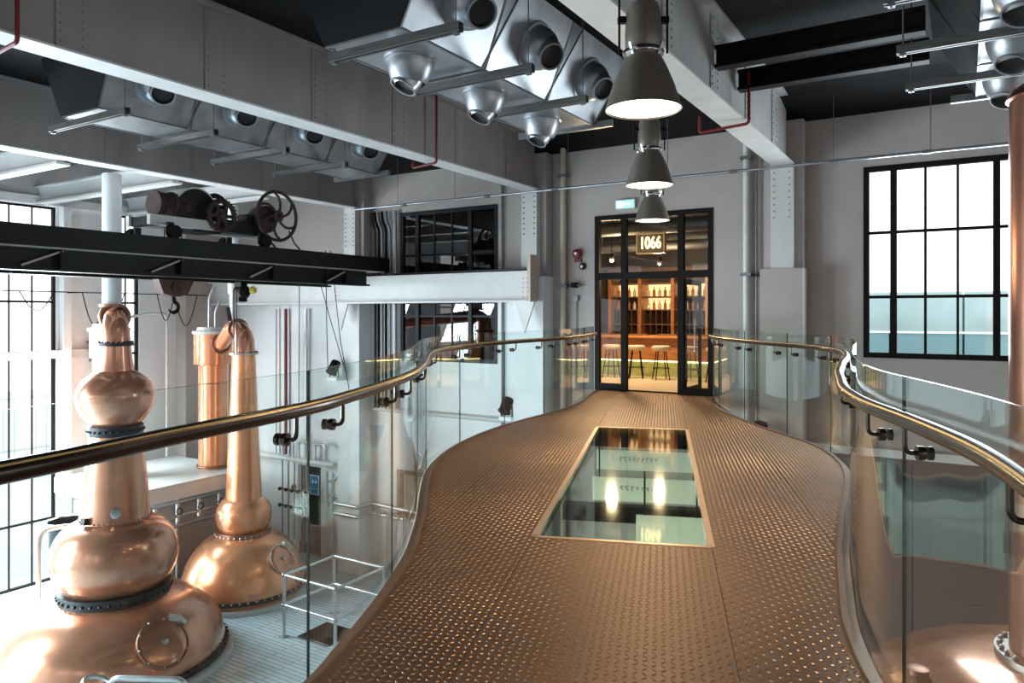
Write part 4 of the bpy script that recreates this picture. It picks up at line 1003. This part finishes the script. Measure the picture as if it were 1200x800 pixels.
for i, (y, z, rr) in enumerate(((15.6, 3.55, 0.16), (17.5, 3.3, 0.12), (18.9, 3.65, 0.2))):
    r = thing('bar_duct', (-5.5, y, z), ('galvanised duct just inside the door transom', 'thin galvanised duct in the bar ceiling', 'widest galvanised duct deep in the bar ceiling')[i], 'duct')
    MB().tube([(BX0 + 0.02, y, z), (BX1 - 0.02, y, z)], rr, 18).build('barrel', 'duct_dark', r)
    for x in (-8, -6.6, -5.2, -3.8):
        MB().ring((x, y, z), rr + 0.005, 0.012, (1, 0, 0), 18, 6).build('joint_band', 'galv_strut', r); MB().cyl((x, y, z + rr), (x, y, 4.0), 0.008, 6).build('hanger', 'galv_strut', r)
r = thing('display_cabinet', (-4.6, 19.0, 0), 'lit glass cabinet of small bottles behind the right door pane', 'cabinet')
MB().box(-5.3, -3.6, 19.5, 19.56, 0.9, 2.4).build('lit_back', 'back_lit', r)
for z in (0.9, 1.2, 1.5, 1.8, 2.1, 2.4): MB().box(-5.3, -3.6, 19.2, 19.5, z - 0.015, z + 0.015).build('shelf_board', 'wood_dark', r)
MB().box(-5.3, -3.6, 19.2, 19.56, 0, 0.88).build('base', 'wood', r)
for (a, b) in ((-5.35, -5.3), (-3.6, -3.55)): MB().box(a, b, 19.2, 19.56, 0, 2.45).build('side', 'wood', r)
for z in (1.215, 1.515, 1.815, 2.115):
    for k in range(9):
        o = copy_tree(prot[k % 2]); o.location = (-5.2 + k * 0.18, 19.34, z); o.scale = (0.8, 0.8, 0.8)
        o['label'] = '%s small bottle from the left on the %s shelf of the lit cabinet' % (ORD[k], {1.215: 'bottom', 1.515: 'second', 1.815: 'third', 2.115: 'top'}[z]); o['group'] = 'cabinet bottles at height %d' % int(z * 100)
# glowing number sign
def text_mesh(body, size, name, mm, parent, M, ext=0.008, sx=1.0):
    cu = bpy.data.curves.new(name, 'FONT'); cu.body = body; cu.size = size; cu.align_x = 'CENTER'; cu.align_y = 'CENTER'; cu.extrude = ext; cu.offset = size * 0.012
    t = bpy.data.objects.new(name + '_tmp', cu); COL.objects.link(t)
    dg = bpy.context.evaluated_depsgraph_get(); me = bpy.data.meshes.new_from_object(t.evaluated_get(dg))
    bpy.data.objects.remove(t); me.transform(M @ Matrix.Diagonal((sx, 1, 1, 1))); me.materials.clear(); me.materials.append(MATS[mm])
    o = bpy.data.objects.new(name, me); COL.objects.link(o); o.parent = parent; return o
r = thing('number_sign', (-5.72, 14.95, 3.1), 'glowing amber sign reading 1066 above the doorway', 'sign')
MB().box(-6.02, -5.42, 14.97, 15.05, 2.92, 3.32).build('box', 'sign_box', r)
m = MB()
for (a, b, c_, d_) in ((-6.04, -5.40, 2.90, 2.925), (-6.04, -5.40, 3.315, 3.34), (-6.04, -6.015, 2.925, 3.315), (-5.425, -5.40, 2.925, 3.315)): m.box(a, b, 14.95, 15.06, c_, d_)
m.build('frame', 'gold_tone', r)
text_mesh('1066', 0.36, 'numerals', 'sign_glow', r, Matrix.Translation((0, 0.005, 0.02)) @ Matrix.Rotation(PI / 2, 4, 'X'), sx=0.68)
for x in (-5.95, -5.5): MB().cyl((x, 15.0, 3.34), (x, 15.0, 4.0), 0.006, 6).build('hanger', 'black_steel', r)
# green exit sign
r = thing('exit_sign', (-5.97, YW, 3.8), 'small green illuminated exit sign above the glass door', 'sign')
MB().box(-6.2, -5.76, YW - 0.06, YW, 3.78, 3.98).build('housing', 'white_steel', r)
MB().box(-6.18, -5.78, YW - 0.066, YW - 0.06, 3.8, 3.96).build('panel', 'exit_green', r)
m = MB(); yy = YW - 0.07
m.prism([(-5.98, yy, 3.865), (-5.9, yy, 3.865), (-5.9, yy, 3.84), (-5.84, yy, 3.88), (-5.9, yy, 3.92), (-5.9, yy, 3.895), (-5.98, yy, 3.895)], (0, 0.003, 0))
m.build('arrow', 'exit_white', r)
m = MB(); m.box(-6.15, -6.05, yy, yy + 0.003, 3.815, 3.945); m.build('doorway_symbol', 'exit_white', r)
m = MB(); m.lathe([(0, 0), (0.012, 0), (0, 0.002)], (-6.02, yy, 3.925), 10, 0, (0, -1, 0)); m.bar((-6.02, yy, 3.91), (-6.03, yy, 3.87), 0.003, 0.02); m.bar((-6.03, yy, 3.87), (-6.01, yy, 3.825), 0.003, 0.012); m.bar((-6.03, yy, 3.87), (-6.06, yy, 3.835), 0.003, 0.012); m.bar((-6.02, yy, 3.905), (-5.995, yy, 3.88), 0.003, 0.01)
m.build('running_figure', 'exit_white', r)

# room behind the dark window and behind the lit hatch
m = MB(); m.box(WD[0] - 0.6, WD[1] + 0.1, 18.0, 18.1, 0, 4.4); m.box(WD[1] + 0.02, WD[1] + 0.1, YW + 0.3, 18.0, 0, 4.4); tag(m.build('wall_store_back', 'wall_lower'), kind='structure')
m = MB(); m.box(WD[0] - 0.6, WD[1] + 0.02, YW + 0.3, 18.0, 4.3, 4.4); tag(m.build('ceiling_store', 'ceiling_black'), kind='structure')
m = MB(); m.box(WD[0] - 0.6, WD[1] + 0.02, YW + 0.3, 18.0, 0.0, 0.1); tag(m.build('floor_store', 'black_steel'), kind='structure')
m = MB(); m.box(WD[0] - 0.7, WD[0] - 0.6, YW + 0.3, 18.1, 0.0, 4.4); tag(m.build('wall_store_left', 'wall_lower'), kind='structure')
for i, (y, z) in enumerate(((15.8, 3.2), (16.6, 1.6))):
    tag(MB().bar((-12.5, y, z), (-9.45, y, z), 0.12, 0.12).build('dark_rail', 'bolt_silver'), ('pale rail high in the room behind the dark window', 'pale rail low in the room behind the dark window')[i], 'rail')
w6 = struct('window_6', ((HATCH[0] + HATCH[1]) / 2, YW, HATCH[2]))
h0, h1, hz0, hz1 = HATCH
for nme, (a, b, c_, d_) in (('jamb', (h0, h0 + 0.1, hz0, hz1)), ('jamb', (h1 - 0.1, h1, hz0, hz1)), ('head', (h0 + 0.1, h1 - 0.1, hz1 - 0.1, hz1)), ('sill', (h0 + 0.1, h1 - 0.1, hz0, hz0 + 0.1))):
    MB().box(a, b, YW - 0.04, YW + 0.12, c_, d_).build(nme, 'wood_dark', w6)
MB().box(h0 + 0.1, h1 - 0.1, YW + 0.05, YW + 0.06, hz0 + 0.1, hz1 - 0.1).build('pane', 'window_glass', w6)
MB().box(h0, h1, YW + 0.24, YW + 0.3, hz0, hz1).build('lit_room', 'cream', w6)
# lower steel door with blue notice
d2 = struct('door_2', ((LDOOR[0] + LDOOR[1]) / 2, YW, ZF))
MB().box(LDOOR[0], LDOOR[1], YW + 0.08, YW + 0.14, ZF, -2.55).build('leaf', 'door_dark', d2)
for (a, b) in ((LDOOR[0] - 0.1, LDOOR[0]), (LDOOR[1], LDOOR[1] + 0.22)): MB().box(a, b, YW - 0.06, YW + 0.1, ZF, -2.45).build('jamb', 'white_steel', d2)
MB().box(LDOOR[0], LDOOR[1], YW - 0.06, YW + 0.1, -2.55, -2.45).build('head', 'white_steel', d2)
r = thing('door_notice', (-15.15, YW + 0.07, -3.3), 'blue and white notice with two hand shapes on the dark lower door', 'sign')
MB().box(-15.35, -15.0, YW + 0.065, YW + 0.08, -3.35, -2.82).build('plate', 'white_sign', r)
MB().box(-15.33, -15.02, YW + 0.06, YW + 0.065, -3.18, -2.84).build('blue_field', 'blue_sign', r)
for sx in (-0.06, 0.06): MB().lathe([(0, 0), (0.045, 0), (0, 0.002)], (-15.175 + sx, YW + 0.06, -3.0), 14, 0, (0, -1, 0)).build('hand_symbol', 'white_sign', r)
MB().box(-15.31, -15.04, YW + 0.06, YW + 0.065, -3.33, -3.2).build('text_strip', 'blue_sign', r)

# ================================================================== WALL SERVICES
def pipe(name, pts, rr, mm, label, cat='pipe', fr_=0.12, grp=None, clips=()):
    r = thing(name, tuple(pts[0]), label, cat, grp)
    MB().tube(pts, rr, 12, fr=fr_).build('run', mm, r)
    for p in clips: MB().box(p[0] - rr - 0.04, p[0] + rr + 0.04, p[1] - rr - 0.02, p[1] + rr + 0.02, p[2] - 0.03, p[2] + 0.03).build('clip', 'galv_strut', r)
    return r
pipe('wall_conduit', [(-13.1, 13.6, 4.22), (7.2, 13.6, 4.22)], 0.026, 'galv', 'long thin steel conduit running across the top of the far wall', 'conduit', 0, None, [(-11.4, 13.6, 4.22), (-9.0, 13.6, 4.22), (-7.3, 13.6, 4.22), (-4.9, 13.6, 4.22), (-3.6, 13.6, 4.22), (-1.9, 13.6, 4.22), (-0.5, 13.6, 4.22)])
for i, x in enumerate((-11.6, -9.9, -7.0, -4.85, -1.9, -0.45)):
    tag(MB().cyl((x, 13.6, 4.25), (x, 13.6, ZC - 0.01), 0.007, 6).build('hanger_rod', 'galv_strut'), ('hanger rod above the dark window, left one', 'hanger rod above the dark window, right one', 'hanger rod above the red bell', 'hanger rod beside the farthest pendant lamp', 'hanger rod between the riveted pilaster and the bright window', 'hanger rod above the bright window')[i], 'rod', 'rods holding the long conduit')
pipe('downpipe', [(-7.4, YW - 0.1, -4.9), (-7.4, YW - 0.1, 5.3)], 0.065, 'tan', 'tan vertical pipe left of the red fire bell', clips=[(-7.4, YW - 0.1, 2.2), (-7.4, YW - 0.1, 4.6)], fr_=0)
pipe('downpipe', [(-3.5, YW - 0.1, -4.9), (-3.5, YW - 0.1, 5.1)], 0.06, 'beam_flange', 'pale vertical pipe right of the glass door', clips=[(-3.5, YW - 0.1, 2.35), (-3.5, YW - 0.1, 4.55)], fr_=0)
pipe('downpipe', [(-3.32, YW - 0.08, -0.7), (-3.32, YW - 0.08, 4.6)], 0.02, 'galv_strut', 'thin grey conduit beside the pale pipe right of door', fr_=0)
pipe('downpipe', [(-9.0, YW - 0.05, -4.9), (-9.0, YW - 0.05, 5.1)], 0.03, 'galv_strut', 'thin grey pipe just right of the dark window', fr_=0)
m = thing('pipe_valve', (-3.25, YW - 0.2, 2.3), 'small dark valve beside the pale pipe right of the door', 'valve')
MB().cyl((-3.44, YW - 0.12, 2.33), (-3.25, YW - 0.12, 2.33), 0.02, 8).build('stub', 'bolt_ring', m); MB().lathe([(0, 0), (0.055, 0), (0.055, 0.06), (0, 0.07)], (-3.25, YW - 0.12, 2.33), 14, 0, (1, 0, 0)).build('knob', 'black_steel', m)
for i, (dx, z, mm) in enumerate(((0.16, 4.3, 'bolt_ring'), (0.28, 4.25, 'black_steel'), (0.40, 4.2, 'galv_strut'), (0.52, 4.15, 'black_steel'), (0.66, 4.1, 'galv_strut'), (0.82, 4.2, 'galv'))):
    x = -12.97 + dx
    pipe('riser_pipe', [(x, YW - 0.1, -0.8), (x, YW - 0.1, 3.75), (x - 0.12 if i < 5 else x, YW - 0.1, 3.95), (x - 0.14 if i < 5 else x, YW - 0.1, 4.2)], 0.036 if i < 5 else 0.05, mm, ('leftmost', 'second', 'third', 'fourth', 'fifth', 'rightmost')[i] + ' vertical pipe of the bundle left of the dark window', grp='riser pipes beside the dark window')
# bell and boxes
r = thing('fire_bell', (-7.08, YW, 2.8), 'round red fire bell on the wall left of the door', 'bell')
MB().lathe([(0.0, 0.14), (0.05, 0.14), (0.095, 0.11), (0.108, 0.05), (0.104, 0.03), (0.06, 0.03), (0.06, 0)], (-7.08, YW, 2.9), 24, 0, (0, -1, 0)).build('gong', 'red', r)
MB().lathe([(0, 0.16), (0.03, 0.16), (0.035, 0.13)], (-7.08, YW, 2.9), 14, 0, (0, -1, 0)).build('cap', 'white_sign', r)
MB().box(-7.16, -7.0, YW - 0.05, YW, 2.72, 2.8).build('back_box', 'red', r)
r = thing('wall_sensor', (-6.97, YW, 2.6), 'small round black sensor below the red bell', 'sensor')
MB().lathe([(0.075, 0), (0.075, 0.04), (0.05, 0.07), (0, 0.08)], (-6.97, YW, 2.63), 18, 0, (0, -1, 0)).build('body', 'black', r); MB().lathe([(0.03, 0.078), (0, 0.085)], (-6.97, YW, 2.63), 12, 0, (0, -1, 0)).build('lens', 'bolt_silver', r)
m = thing('wall_bracket', (-7.15, YW, 2.2), 'small dark bracket arm right of the tan pipe', 'bracket')
MB().bar((-7.35, YW - 0.1, 2.22), (-6.98, YW - 0.1, 2.22), 0.04, 0.05).build('arm', 'bolt_ring', m); MB().box(-7.18, -7.08, YW - 0.16, YW, 2.17, 2.28).build('block', 'black_steel', m)
pipe('thin_conduit', [(-7.12, YW - 0.03, 0.2), (-7.12, YW - 0.03, 1.9)], 0.012, 'beam_grey', 'thin short conduit on the wall left of the door', fr_=0)
MBb = MB().box(-7.17, -7.07, YW - 0.06, YW, 1.88, 2.0); tag(MBb.build('switch_box', 'galv_strut'), 'small grey switch box on top of the thin conduit', 'box')
# sprinkler pipes
pipe('sprinkler_pipe', [(-7.82, 10.2, 5.42), (-7.82, 10.2, 4.24), (-8.35, 10.2, 4.2), (-8.35, 10.2, 4.3)], 0.022, 'red', 'red sprinkler pipe bent around the big beam, top centre', fr_=0.05)
pipe('sprinkler_pipe', [(-2.55, 10.45, 5.0), (-2.55, 10.45, 4.26), (-3.25, 10.45, 4.22), (-3.25, 10.45, 4.45)], 0.022, 'red', 'red sprinkler pipe bent under the pale beam right of the lamps', fr_=0.05)
pipe('sprinkler_pipe', [(-7.82, 3.55, 5.42), (-7.82, 3.55, 4.24), (-8.35, 3.55, 4.2), (-8.35, 3.55, 4.3)], 0.022, 'red', 'red sprinkler pipe at the upper left corner of the picture', fr_=0.05)
pipe('fire_main', [(-16.1, YW - 0.12, -2.3), (-16.1, YW - 0.12, 1.75)], 0.045, 'red', 'dark red vertical pipe behind the smaller still', fr_=0)
pipe('downpipe', [(-15.3, YW - 0.12, -2.3), (-15.3, YW - 0.12, 1.75)], 0.05, 'steel_pipe', 'steel vertical pipe right of the dark red pipe', fr_=0)
pipe('downpipe', [(-16.5, YW - 0.12, -2.3), (-16.5, YW - 0.12, 1.75)], 0.03, 'beam_flange', 'thin pale vertical pipe left of the dark red pipe', fr_=0)
pipe('wall_trunking', [(-12.9, YW - 0.08, -0.82), (-8.45, YW - 0.08, -0.82)], 0.06, 'white_steel', 'pale horizontal trunking on the wall left of the crane rail end', fr_=0)
pipe('wall_trunking', [(-7.66, YW - 0.08, -0.82), (-3.2, YW - 0.08, -0.82)], 0.06, 'white_steel', 'pale horizontal trunking on the wall below the bridge end', fr_=0)
pipe('pipe_loop', [(-18.4, 10.9, -2.25), (-18.4, 10.9, 1.5), (-18.4, 11.5, 1.62), (-18.4, 12.05, 1.62), (-18.4, 12.05, -2.25)], 0.035, 'beam_flange', 'thin pale pipe loop on the left wall behind the large still', fr_=0.15)
pipe('wall_pipe', [(-14.6, YW - 0.1, -3.5), (-13.78, YW - 0.1, -3.5), (-13.78, YW - 0.6, -3.5), (-12.94, YW - 0.6, -3.5), (-12.94, YW - 0.1, -3.5), (-10.5, YW - 0.1, -3.5)], 0.05, 'steel_pipe', 'lower steel pipe wrapping around the white pilaster', fr_=0.08)
pipe('wall_pipe', [(-14.6, YW - 0.1, -3.25), (-13.78, YW - 0.1, -3.25), (-13.78, YW - 0.6, -3.25), (-12.94, YW - 0.6, -3.25), (-12.94, YW - 0.1, -3.25), (-10.5, YW - 0.1, -3.3)], 0.05, 'steel_pipe', 'upper steel pipe wrapping around the white pilaster', fr_=0.08)
for i, (x, z0, z1) in enumerate(((-14.45, -5, -2.6), (-14.25, -5, -3.2), (-12.55, -5, -3.5), (-12.3, -5, -3.4), (-11.75, -5, -3.4))):
    pipe('standpipe', [(x, YW - 0.2, z0), (x, YW - 0.2, z1)], 0.05, 'white_steel' if i < 2 else 'steel_pipe', ('white standpipe beside the lower dark door', 'shorter white standpipe left of the white pilaster', 'steel standpipe just right of the white pilaster', 'second steel standpipe right of the white pilaster', 'steel standpipe below the lit brown hatch')[i], fr_=0)
r = thing('valve_manifold', (-12.4, YW - 0.3, -3.3), 'cluster of steel valves on the pipes right of the white pilaster', 'valve')
for k in range(4):
    x = -12.75 + k * 0.3
    b = MB().cyl((x, YW - 0.35, -3.4), (x, YW - 0.1, -3.4), 0.035, 10).build('valve_body', 'steel_pipe', r); MB().ring((x, YW - 0.37, -3.4), 0.07, 0.012, (0, 1, 0), 16, 6).build('handwheel', 'bolt_silver', b)
# horizontal white pipe rack behind the smaller still, with small drop pipes
pipe('pipe_rack', [(-17.6, YW - 0.35, -2.35), (-14.0, YW - 0.35, -2.35)], 0.07, 'white_steel', 'white horizontal pipe rack on the wall behind the smaller still', fr_=0)
for i in range(3):
    x = -15.95 + i * 0.62
    pipe('u_pipe', [(x, YW - 0.35, -2.3), (x, YW - 0.35, -1.85), (x + 0.4, YW - 0.35, -1.85), (x + 0.4, YW - 0.35, -2.3)], 0.04, 'steel_pipe', ('left', 'middle', 'right')[i] + ' upturned steel U pipe on top of the white pipe rack', fr_=0.12, grp='U pipes on the pipe rack')
for i in range(5):
    x = -16.2 + i * 0.24
    pipe('drop_pipe', [(x, YW - 0.15, -4.6), (x, YW - 0.15, -2.4)], 0.022, 'galv', ('leftmost', 'second', 'middle', 'fourth', 'rightmost')[i] + ' thin drop pipe below the white pipe rack', fr_=0, grp='drop pipes below the rack')
for i, z in enumerate((-3.25, -3.7)):
    r = thing('valve_row', (-16.0, YW - 0.2, z), ('upper row of small dark valves behind the smaller still', 'lower row of small dark valves behind the smaller still')[i], 'valve')
    MB().cyl((-16.3, YW - 0.2, z), (-15.1, YW - 0.2, z), 0.025, 8).build('bar', 'bolt_ring', r)
    for k in range(5): MB().lathe([(0, 0), (0.05, 0), (0.05, 0.05), (0, 0.06)], (-16.2 + k * 0.24, YW - 0.22, z), 12, 0, (0, -1, 0)).build('knob', 'black_steel', r)
m = thing('black_valve', (-15.9, YW - 0.2, -3.1), 'single black knob on the white panel left of the lower door', 'valve')
m.location = (-15.85, YW - 0.05, -3.3); MB().lathe([(0, 0), (0.07, 0), (0.08, 0.06), (0.04, 0.12), (0, 0.12)], (-15.85, YW - 0.001, -3.2), 14, 0, (0, -1, 0)).build('knob', 'black', m); MB().cyl((-15.85, YW - 0.02, -3.2), (-15.85, YW - 0.02, -2.5), 0.012, 6).build('conduit', 'beam_grey', m)

# floodlights on the walls
def flood(loc, label, d=(0, -0.55, -0.8), mm='black_steel'):
    r = thing('floodlight', loc, label, 'lamp', 'floodlights on the far wall'); c = Vector(loc); d = Vector(d).normalized()
    h = c + Vector((0, -0.26, 0.26))
    MB().lathe([(0.0, -0.17), (0.11, -0.16), (0.125, -0.12), (0.13, 0.13), (0.15, 0.15), (0.15, 0.18), (0.12, 0.18), (0, 0.14)], h, 20, 0, d).build('head', mm, r)
    MB().box(c.x - 0.16, c.x + 0.16, c.y - 0.34, c.y, c.z - 0.08, c.z + 0.0).build('bracket', 'white_sign', r)
    for sx in (-1, 1): MB().bar((c.x + sx * 0.145, c.y - 0.26, c.z - 0.02), (c.x + sx * 0.145, c.y - 0.26, c.z + 0.28), 0.03, 0.012).build('yoke', 'black_steel', r)
flood((-8.75, YW, -0.7), 'dark floodlight on a white bracket behind the left glass, near pilaster')
flood((-3.1, YW - 0.5, -0.75), 'dark floodlight on a white bracket low behind the right glass')
flood((-13.6, YW - 0.5, 0.0), 'small dark floodlight on the white pilaster above the handrail')

# ================================================================== LOWER LEVEL FURNISHINGS
# white service bench along the left wall
r = thing('service_bench', (-17.6, 11.5, ZF), 'white service bench with a flat top carrying the bright condenser', 'bench')
MB().box(XL + 0.5, -15.4, 9.2, 12.4, -2.36, -2.3).build('top', 'white_steel', r)
MB().box(-15.46, -15.4, 9.2, 12.4, -2.66, -2.36).build('fascia', 'beam_flange', r)
MB().box(XL + 0.5, -15.4, 9.2, 9.26, -2.66, -2.36).build('fascia', 'beam_flange', r)
MB().box(XL + 0.6, -16.2, 9.6, 12.3, ZF, -2.9).build('cabinet', 'wall_paint', r)
for (x, y) in ((-15.5, 9.3), (-16.1, 10.8), (-16.1, 12.3), (-18.2, 9.3)): MB().cyl((x, y, ZF), (x, y, -2.36), 0.045, 10).build('leg', 'steel_pipe', r)
for i in range(4):
    y = 9.35 + i * 0.29
    pipe('bench_pipe', [(-15.75, y, ZF), (-15.75, y, -3.4 - 0.12 * i), (-15.75, y + 0.2, -3.4 - 0.12 * i), (-15.75, y + 0.2, ZF)], 0.035, 'steel_pipe', ('leftmost', 'second', 'third', 'rightmost')[i] + ' bent steel pipe in front of the service bench', fr_=0.1, grp='bent pipes at the bench')
for i in range(4):
    y = 9.7 + i * 0.55
    r = thing('bench_valve', (-15.3, y, -3.05), ('leftmost', 'second', 'third', 'rightmost')[i] + ' small valve on the grey rail of the service bench', 'valve', 'valves on the bench rail')
    MB().cyl((-15.25, y, -3.12), (-15.25, y, -2.72), 0.045, 10).build('body', 'steel_pipe', r)
    MB().ring((-15.18, y, -2.88), 0.07, 0.014, (1, 0, 0), 16, 6).build('handwheel', 'bolt_ring', r)
pipe('bench_feed', [(-15.65, 9.3, -2.8), (-15.65, 12.2, -2.8), (-15.65, 12.2, -3.35), (-15.65, 10.2, -3.35), (-15.65, 10.2, ZF)], 0.05, 'galv', 'thick grey feed pipe under the service bench top')
pipe('bench_rail', [(-15.25, 9.2, -3.0), (-15.25, 12.3, -3.0)], 0.04, 'galv', 'grey rail along the front of the service bench', fr_=0)
# blue-grey vat half hidden behind the large still
r = thing('steel_tub', (-16.9, 8.6, -3.2), 'dark steel tub half hidden left of the large still', 'tub')
MB().lathe([(0, -3.4), (0.42, -3.4), (0.45, -2.9), (0.4, -2.9), (0.38, -3.3)], (-16.6, 8.55, 0), 28).build('body', 'bolt_ring', r); MB().ring((-16.6, 8.55, -2.9), 0.44, 0.03, n=28).build('rim', 'chrome', r)
MB().cyl((-16.6, 8.55, ZF), (-16.6, 8.55, -3.4), 0.12, 12).build('stand', 'galv', r)
pipe('hoop_rail', [(-16.2, 7.75, ZF), (-16.2, 7.75, -2.85), (-15.98, 8.45, -2.85), (-15.98, 8.45, ZF)], 0.05, 'steel_pipe', 'steel hoop rail standing left of the large still', fr_=0.25)
# guard frame of tubes around the floor hatch
r = thing('guard_frame', (-11.1, 11.0, ZF), 'galvanised tube guard frame around the floor hatch', 'railing')
gx0, gx1, gy0, gy1 = -11.85, -10.4, 10.35, 11.75
for (x, y) in ((gx0, gy0), (gx1, gy0), (gx1, gy1), (gx0, gy1)):
    p = MB().cyl((x, y, ZF), (x, y, -3.72), 0.035, 12).build('post', 'steel_pipe', r); MB().box(x - 0.08, x + 0.08, y - 0.08, y + 0.08, ZF, ZF + 0.015).build('foot_plate', 'galv', p)
for z in (-3.74, -4.35):
    for (p, q) in (((gx0, gy0), (gx1, gy0)), ((gx1, gy0), (gx1, gy1)), ((gx1, gy1), (gx0, gy1)), ((gx0, gy1), (gx0, gy0))):
        MB().cyl((*p, z), (*q, z), 0.03, 10).build('rail', 'steel_pipe', r)
    for (x, y) in ((gx0, gy0), (gx1, gy0), (gx1, gy1), (gx0, gy1)): MB().ball((x, y, z), 0.05, 10, 6).build('fitting', 'galv', r)
r = thing('hatch_pit', (-11.2, 10.9, ZF - 1.2), 'dark rectangular floor hatch inside the tube guard frame', 'hatch')
m = MB(); m.box(HX0, HX1, HY0, HY1, ZF - 1.2, ZF - 1.15); m.build('pit_floor', 'pit', r)
for (a, b, c_, d_) in ((HX0 - 0.02, HX0, HY0, HY1), (HX1, HX1 + 0.02, HY0, HY1), (HX0, HX1, HY0 - 0.02, HY0), (HX0, HX1, HY1, HY1 + 0.02)): MB().box(a, b, c_, d_, ZF - 1.2, ZF + 0.012).build('lining', 'pit', r)
for k in range(3): MB().cyl((HX0, HY0 + 0.25 + k * 0.25, ZF - 0.15 - 0.25 * k), (HX1, HY0 + 0.25 + k * 0.25, ZF - 0.15 - 0.25 * k), 0.025, 8).build('rung', 'galv', r)
# steel railing at the front of the large still
r = thing('still_rail', (-11.2, 7.0, ZF), 'steel hand hoops in front of the large still at bottom left', 'railing')
for k, dy in enumerate((0.0, 0.32)):
    MB().tube([(-11.7, 6.35 + dy, ZF), (-11.7, 6.35 + dy, -4.25), (-10.6, 6.95 + dy, -4.25), (-10.6, 6.95 + dy, ZF)], 0.05, 12, fr=0.18).build('hoop', 'steel_pipe', r)
MB().ring((-11.75, 6.5, -4.3), 0.22, 0.035, (0.3, 0.3, 1), 24, 8).build('ring_handle', 'steel_pipe', r)
# low cabinet against the far wall below the bridge, left bay
r = thing('wall_cabinet', (-13.9, YW - 0.3, -1.0), 'open grey bracket shelf on the wall beside the lower door', 'bracket')
MB().bar((-14.55, YW - 0.1, -2.55), (-13.85, YW - 0.1, -2.55), 0.1, 0.06).build('arm', 'white_steel', r); MB().bar((-14.5, YW - 0.1, -2.9), (-13.9, YW - 0.1, -2.58), 0.05, 0.04).build('brace', 'white_steel', r)

# ================================================================== OUTSIDE
m = MB(); m.box(-70, XL - 0.31, -40, 45, ZF - 0.15, ZF - 0.05); tag(m.build('ground_yard', 'ext_ground'), kind='structure')
m = MB(); m.box(XL, 60, 24.0, 60, ZF - 0.15, ZF - 0.05); tag(m.build('ground_street', 'ext_ground'), kind='structure')
r = thing('yard_fence', (-32, 16, ZF), 'pale slender yard fence seen through the tall left window', 'fence')
for k in range(26): MB().box(-32.02, -31.98, 10 + k * 0.4, 10.04 + k * 0.4, ZF, -1.6).build('paling', 'fence_pale', r)
for z in (-1.75, -3.8): MB().box(-32.03, -31.97, 9.8, 20.4, z - 0.05, z + 0.05).build('rail', 'fence_pale', r)
tb = thing('teal_building', (3, 27, ZF), 'low teal glazed building outside the bright right window', 'building')
MB().box(-8, 18, 26.3, 31, ZF, -0.3).build('base_wall', 'ext_pale', tb); MB().box(-8, 18, 26.75, 30.9, -0.3, 2.2).build('core', 'ext_teal_dark', tb)
for k in range(13): MB().box(-8 + k * 2 + 0.03, -6 + k * 2 - 0.03, 26.25, 31, -0.3, 1.0).build('cladding_panel', 'ext_teal_dark', tb)
for k in range(13): MB().box(-8 + k * 2 + 0.03, -6 + k * 2 - 0.03, 26.6, 31, 1.05, 2.3).build('glazing_panel', 'ext_teal', tb)
MB().box(-8, 18, 26.2, 31, 1.0, 1.06).build('eaves', 'ext_pale', tb)
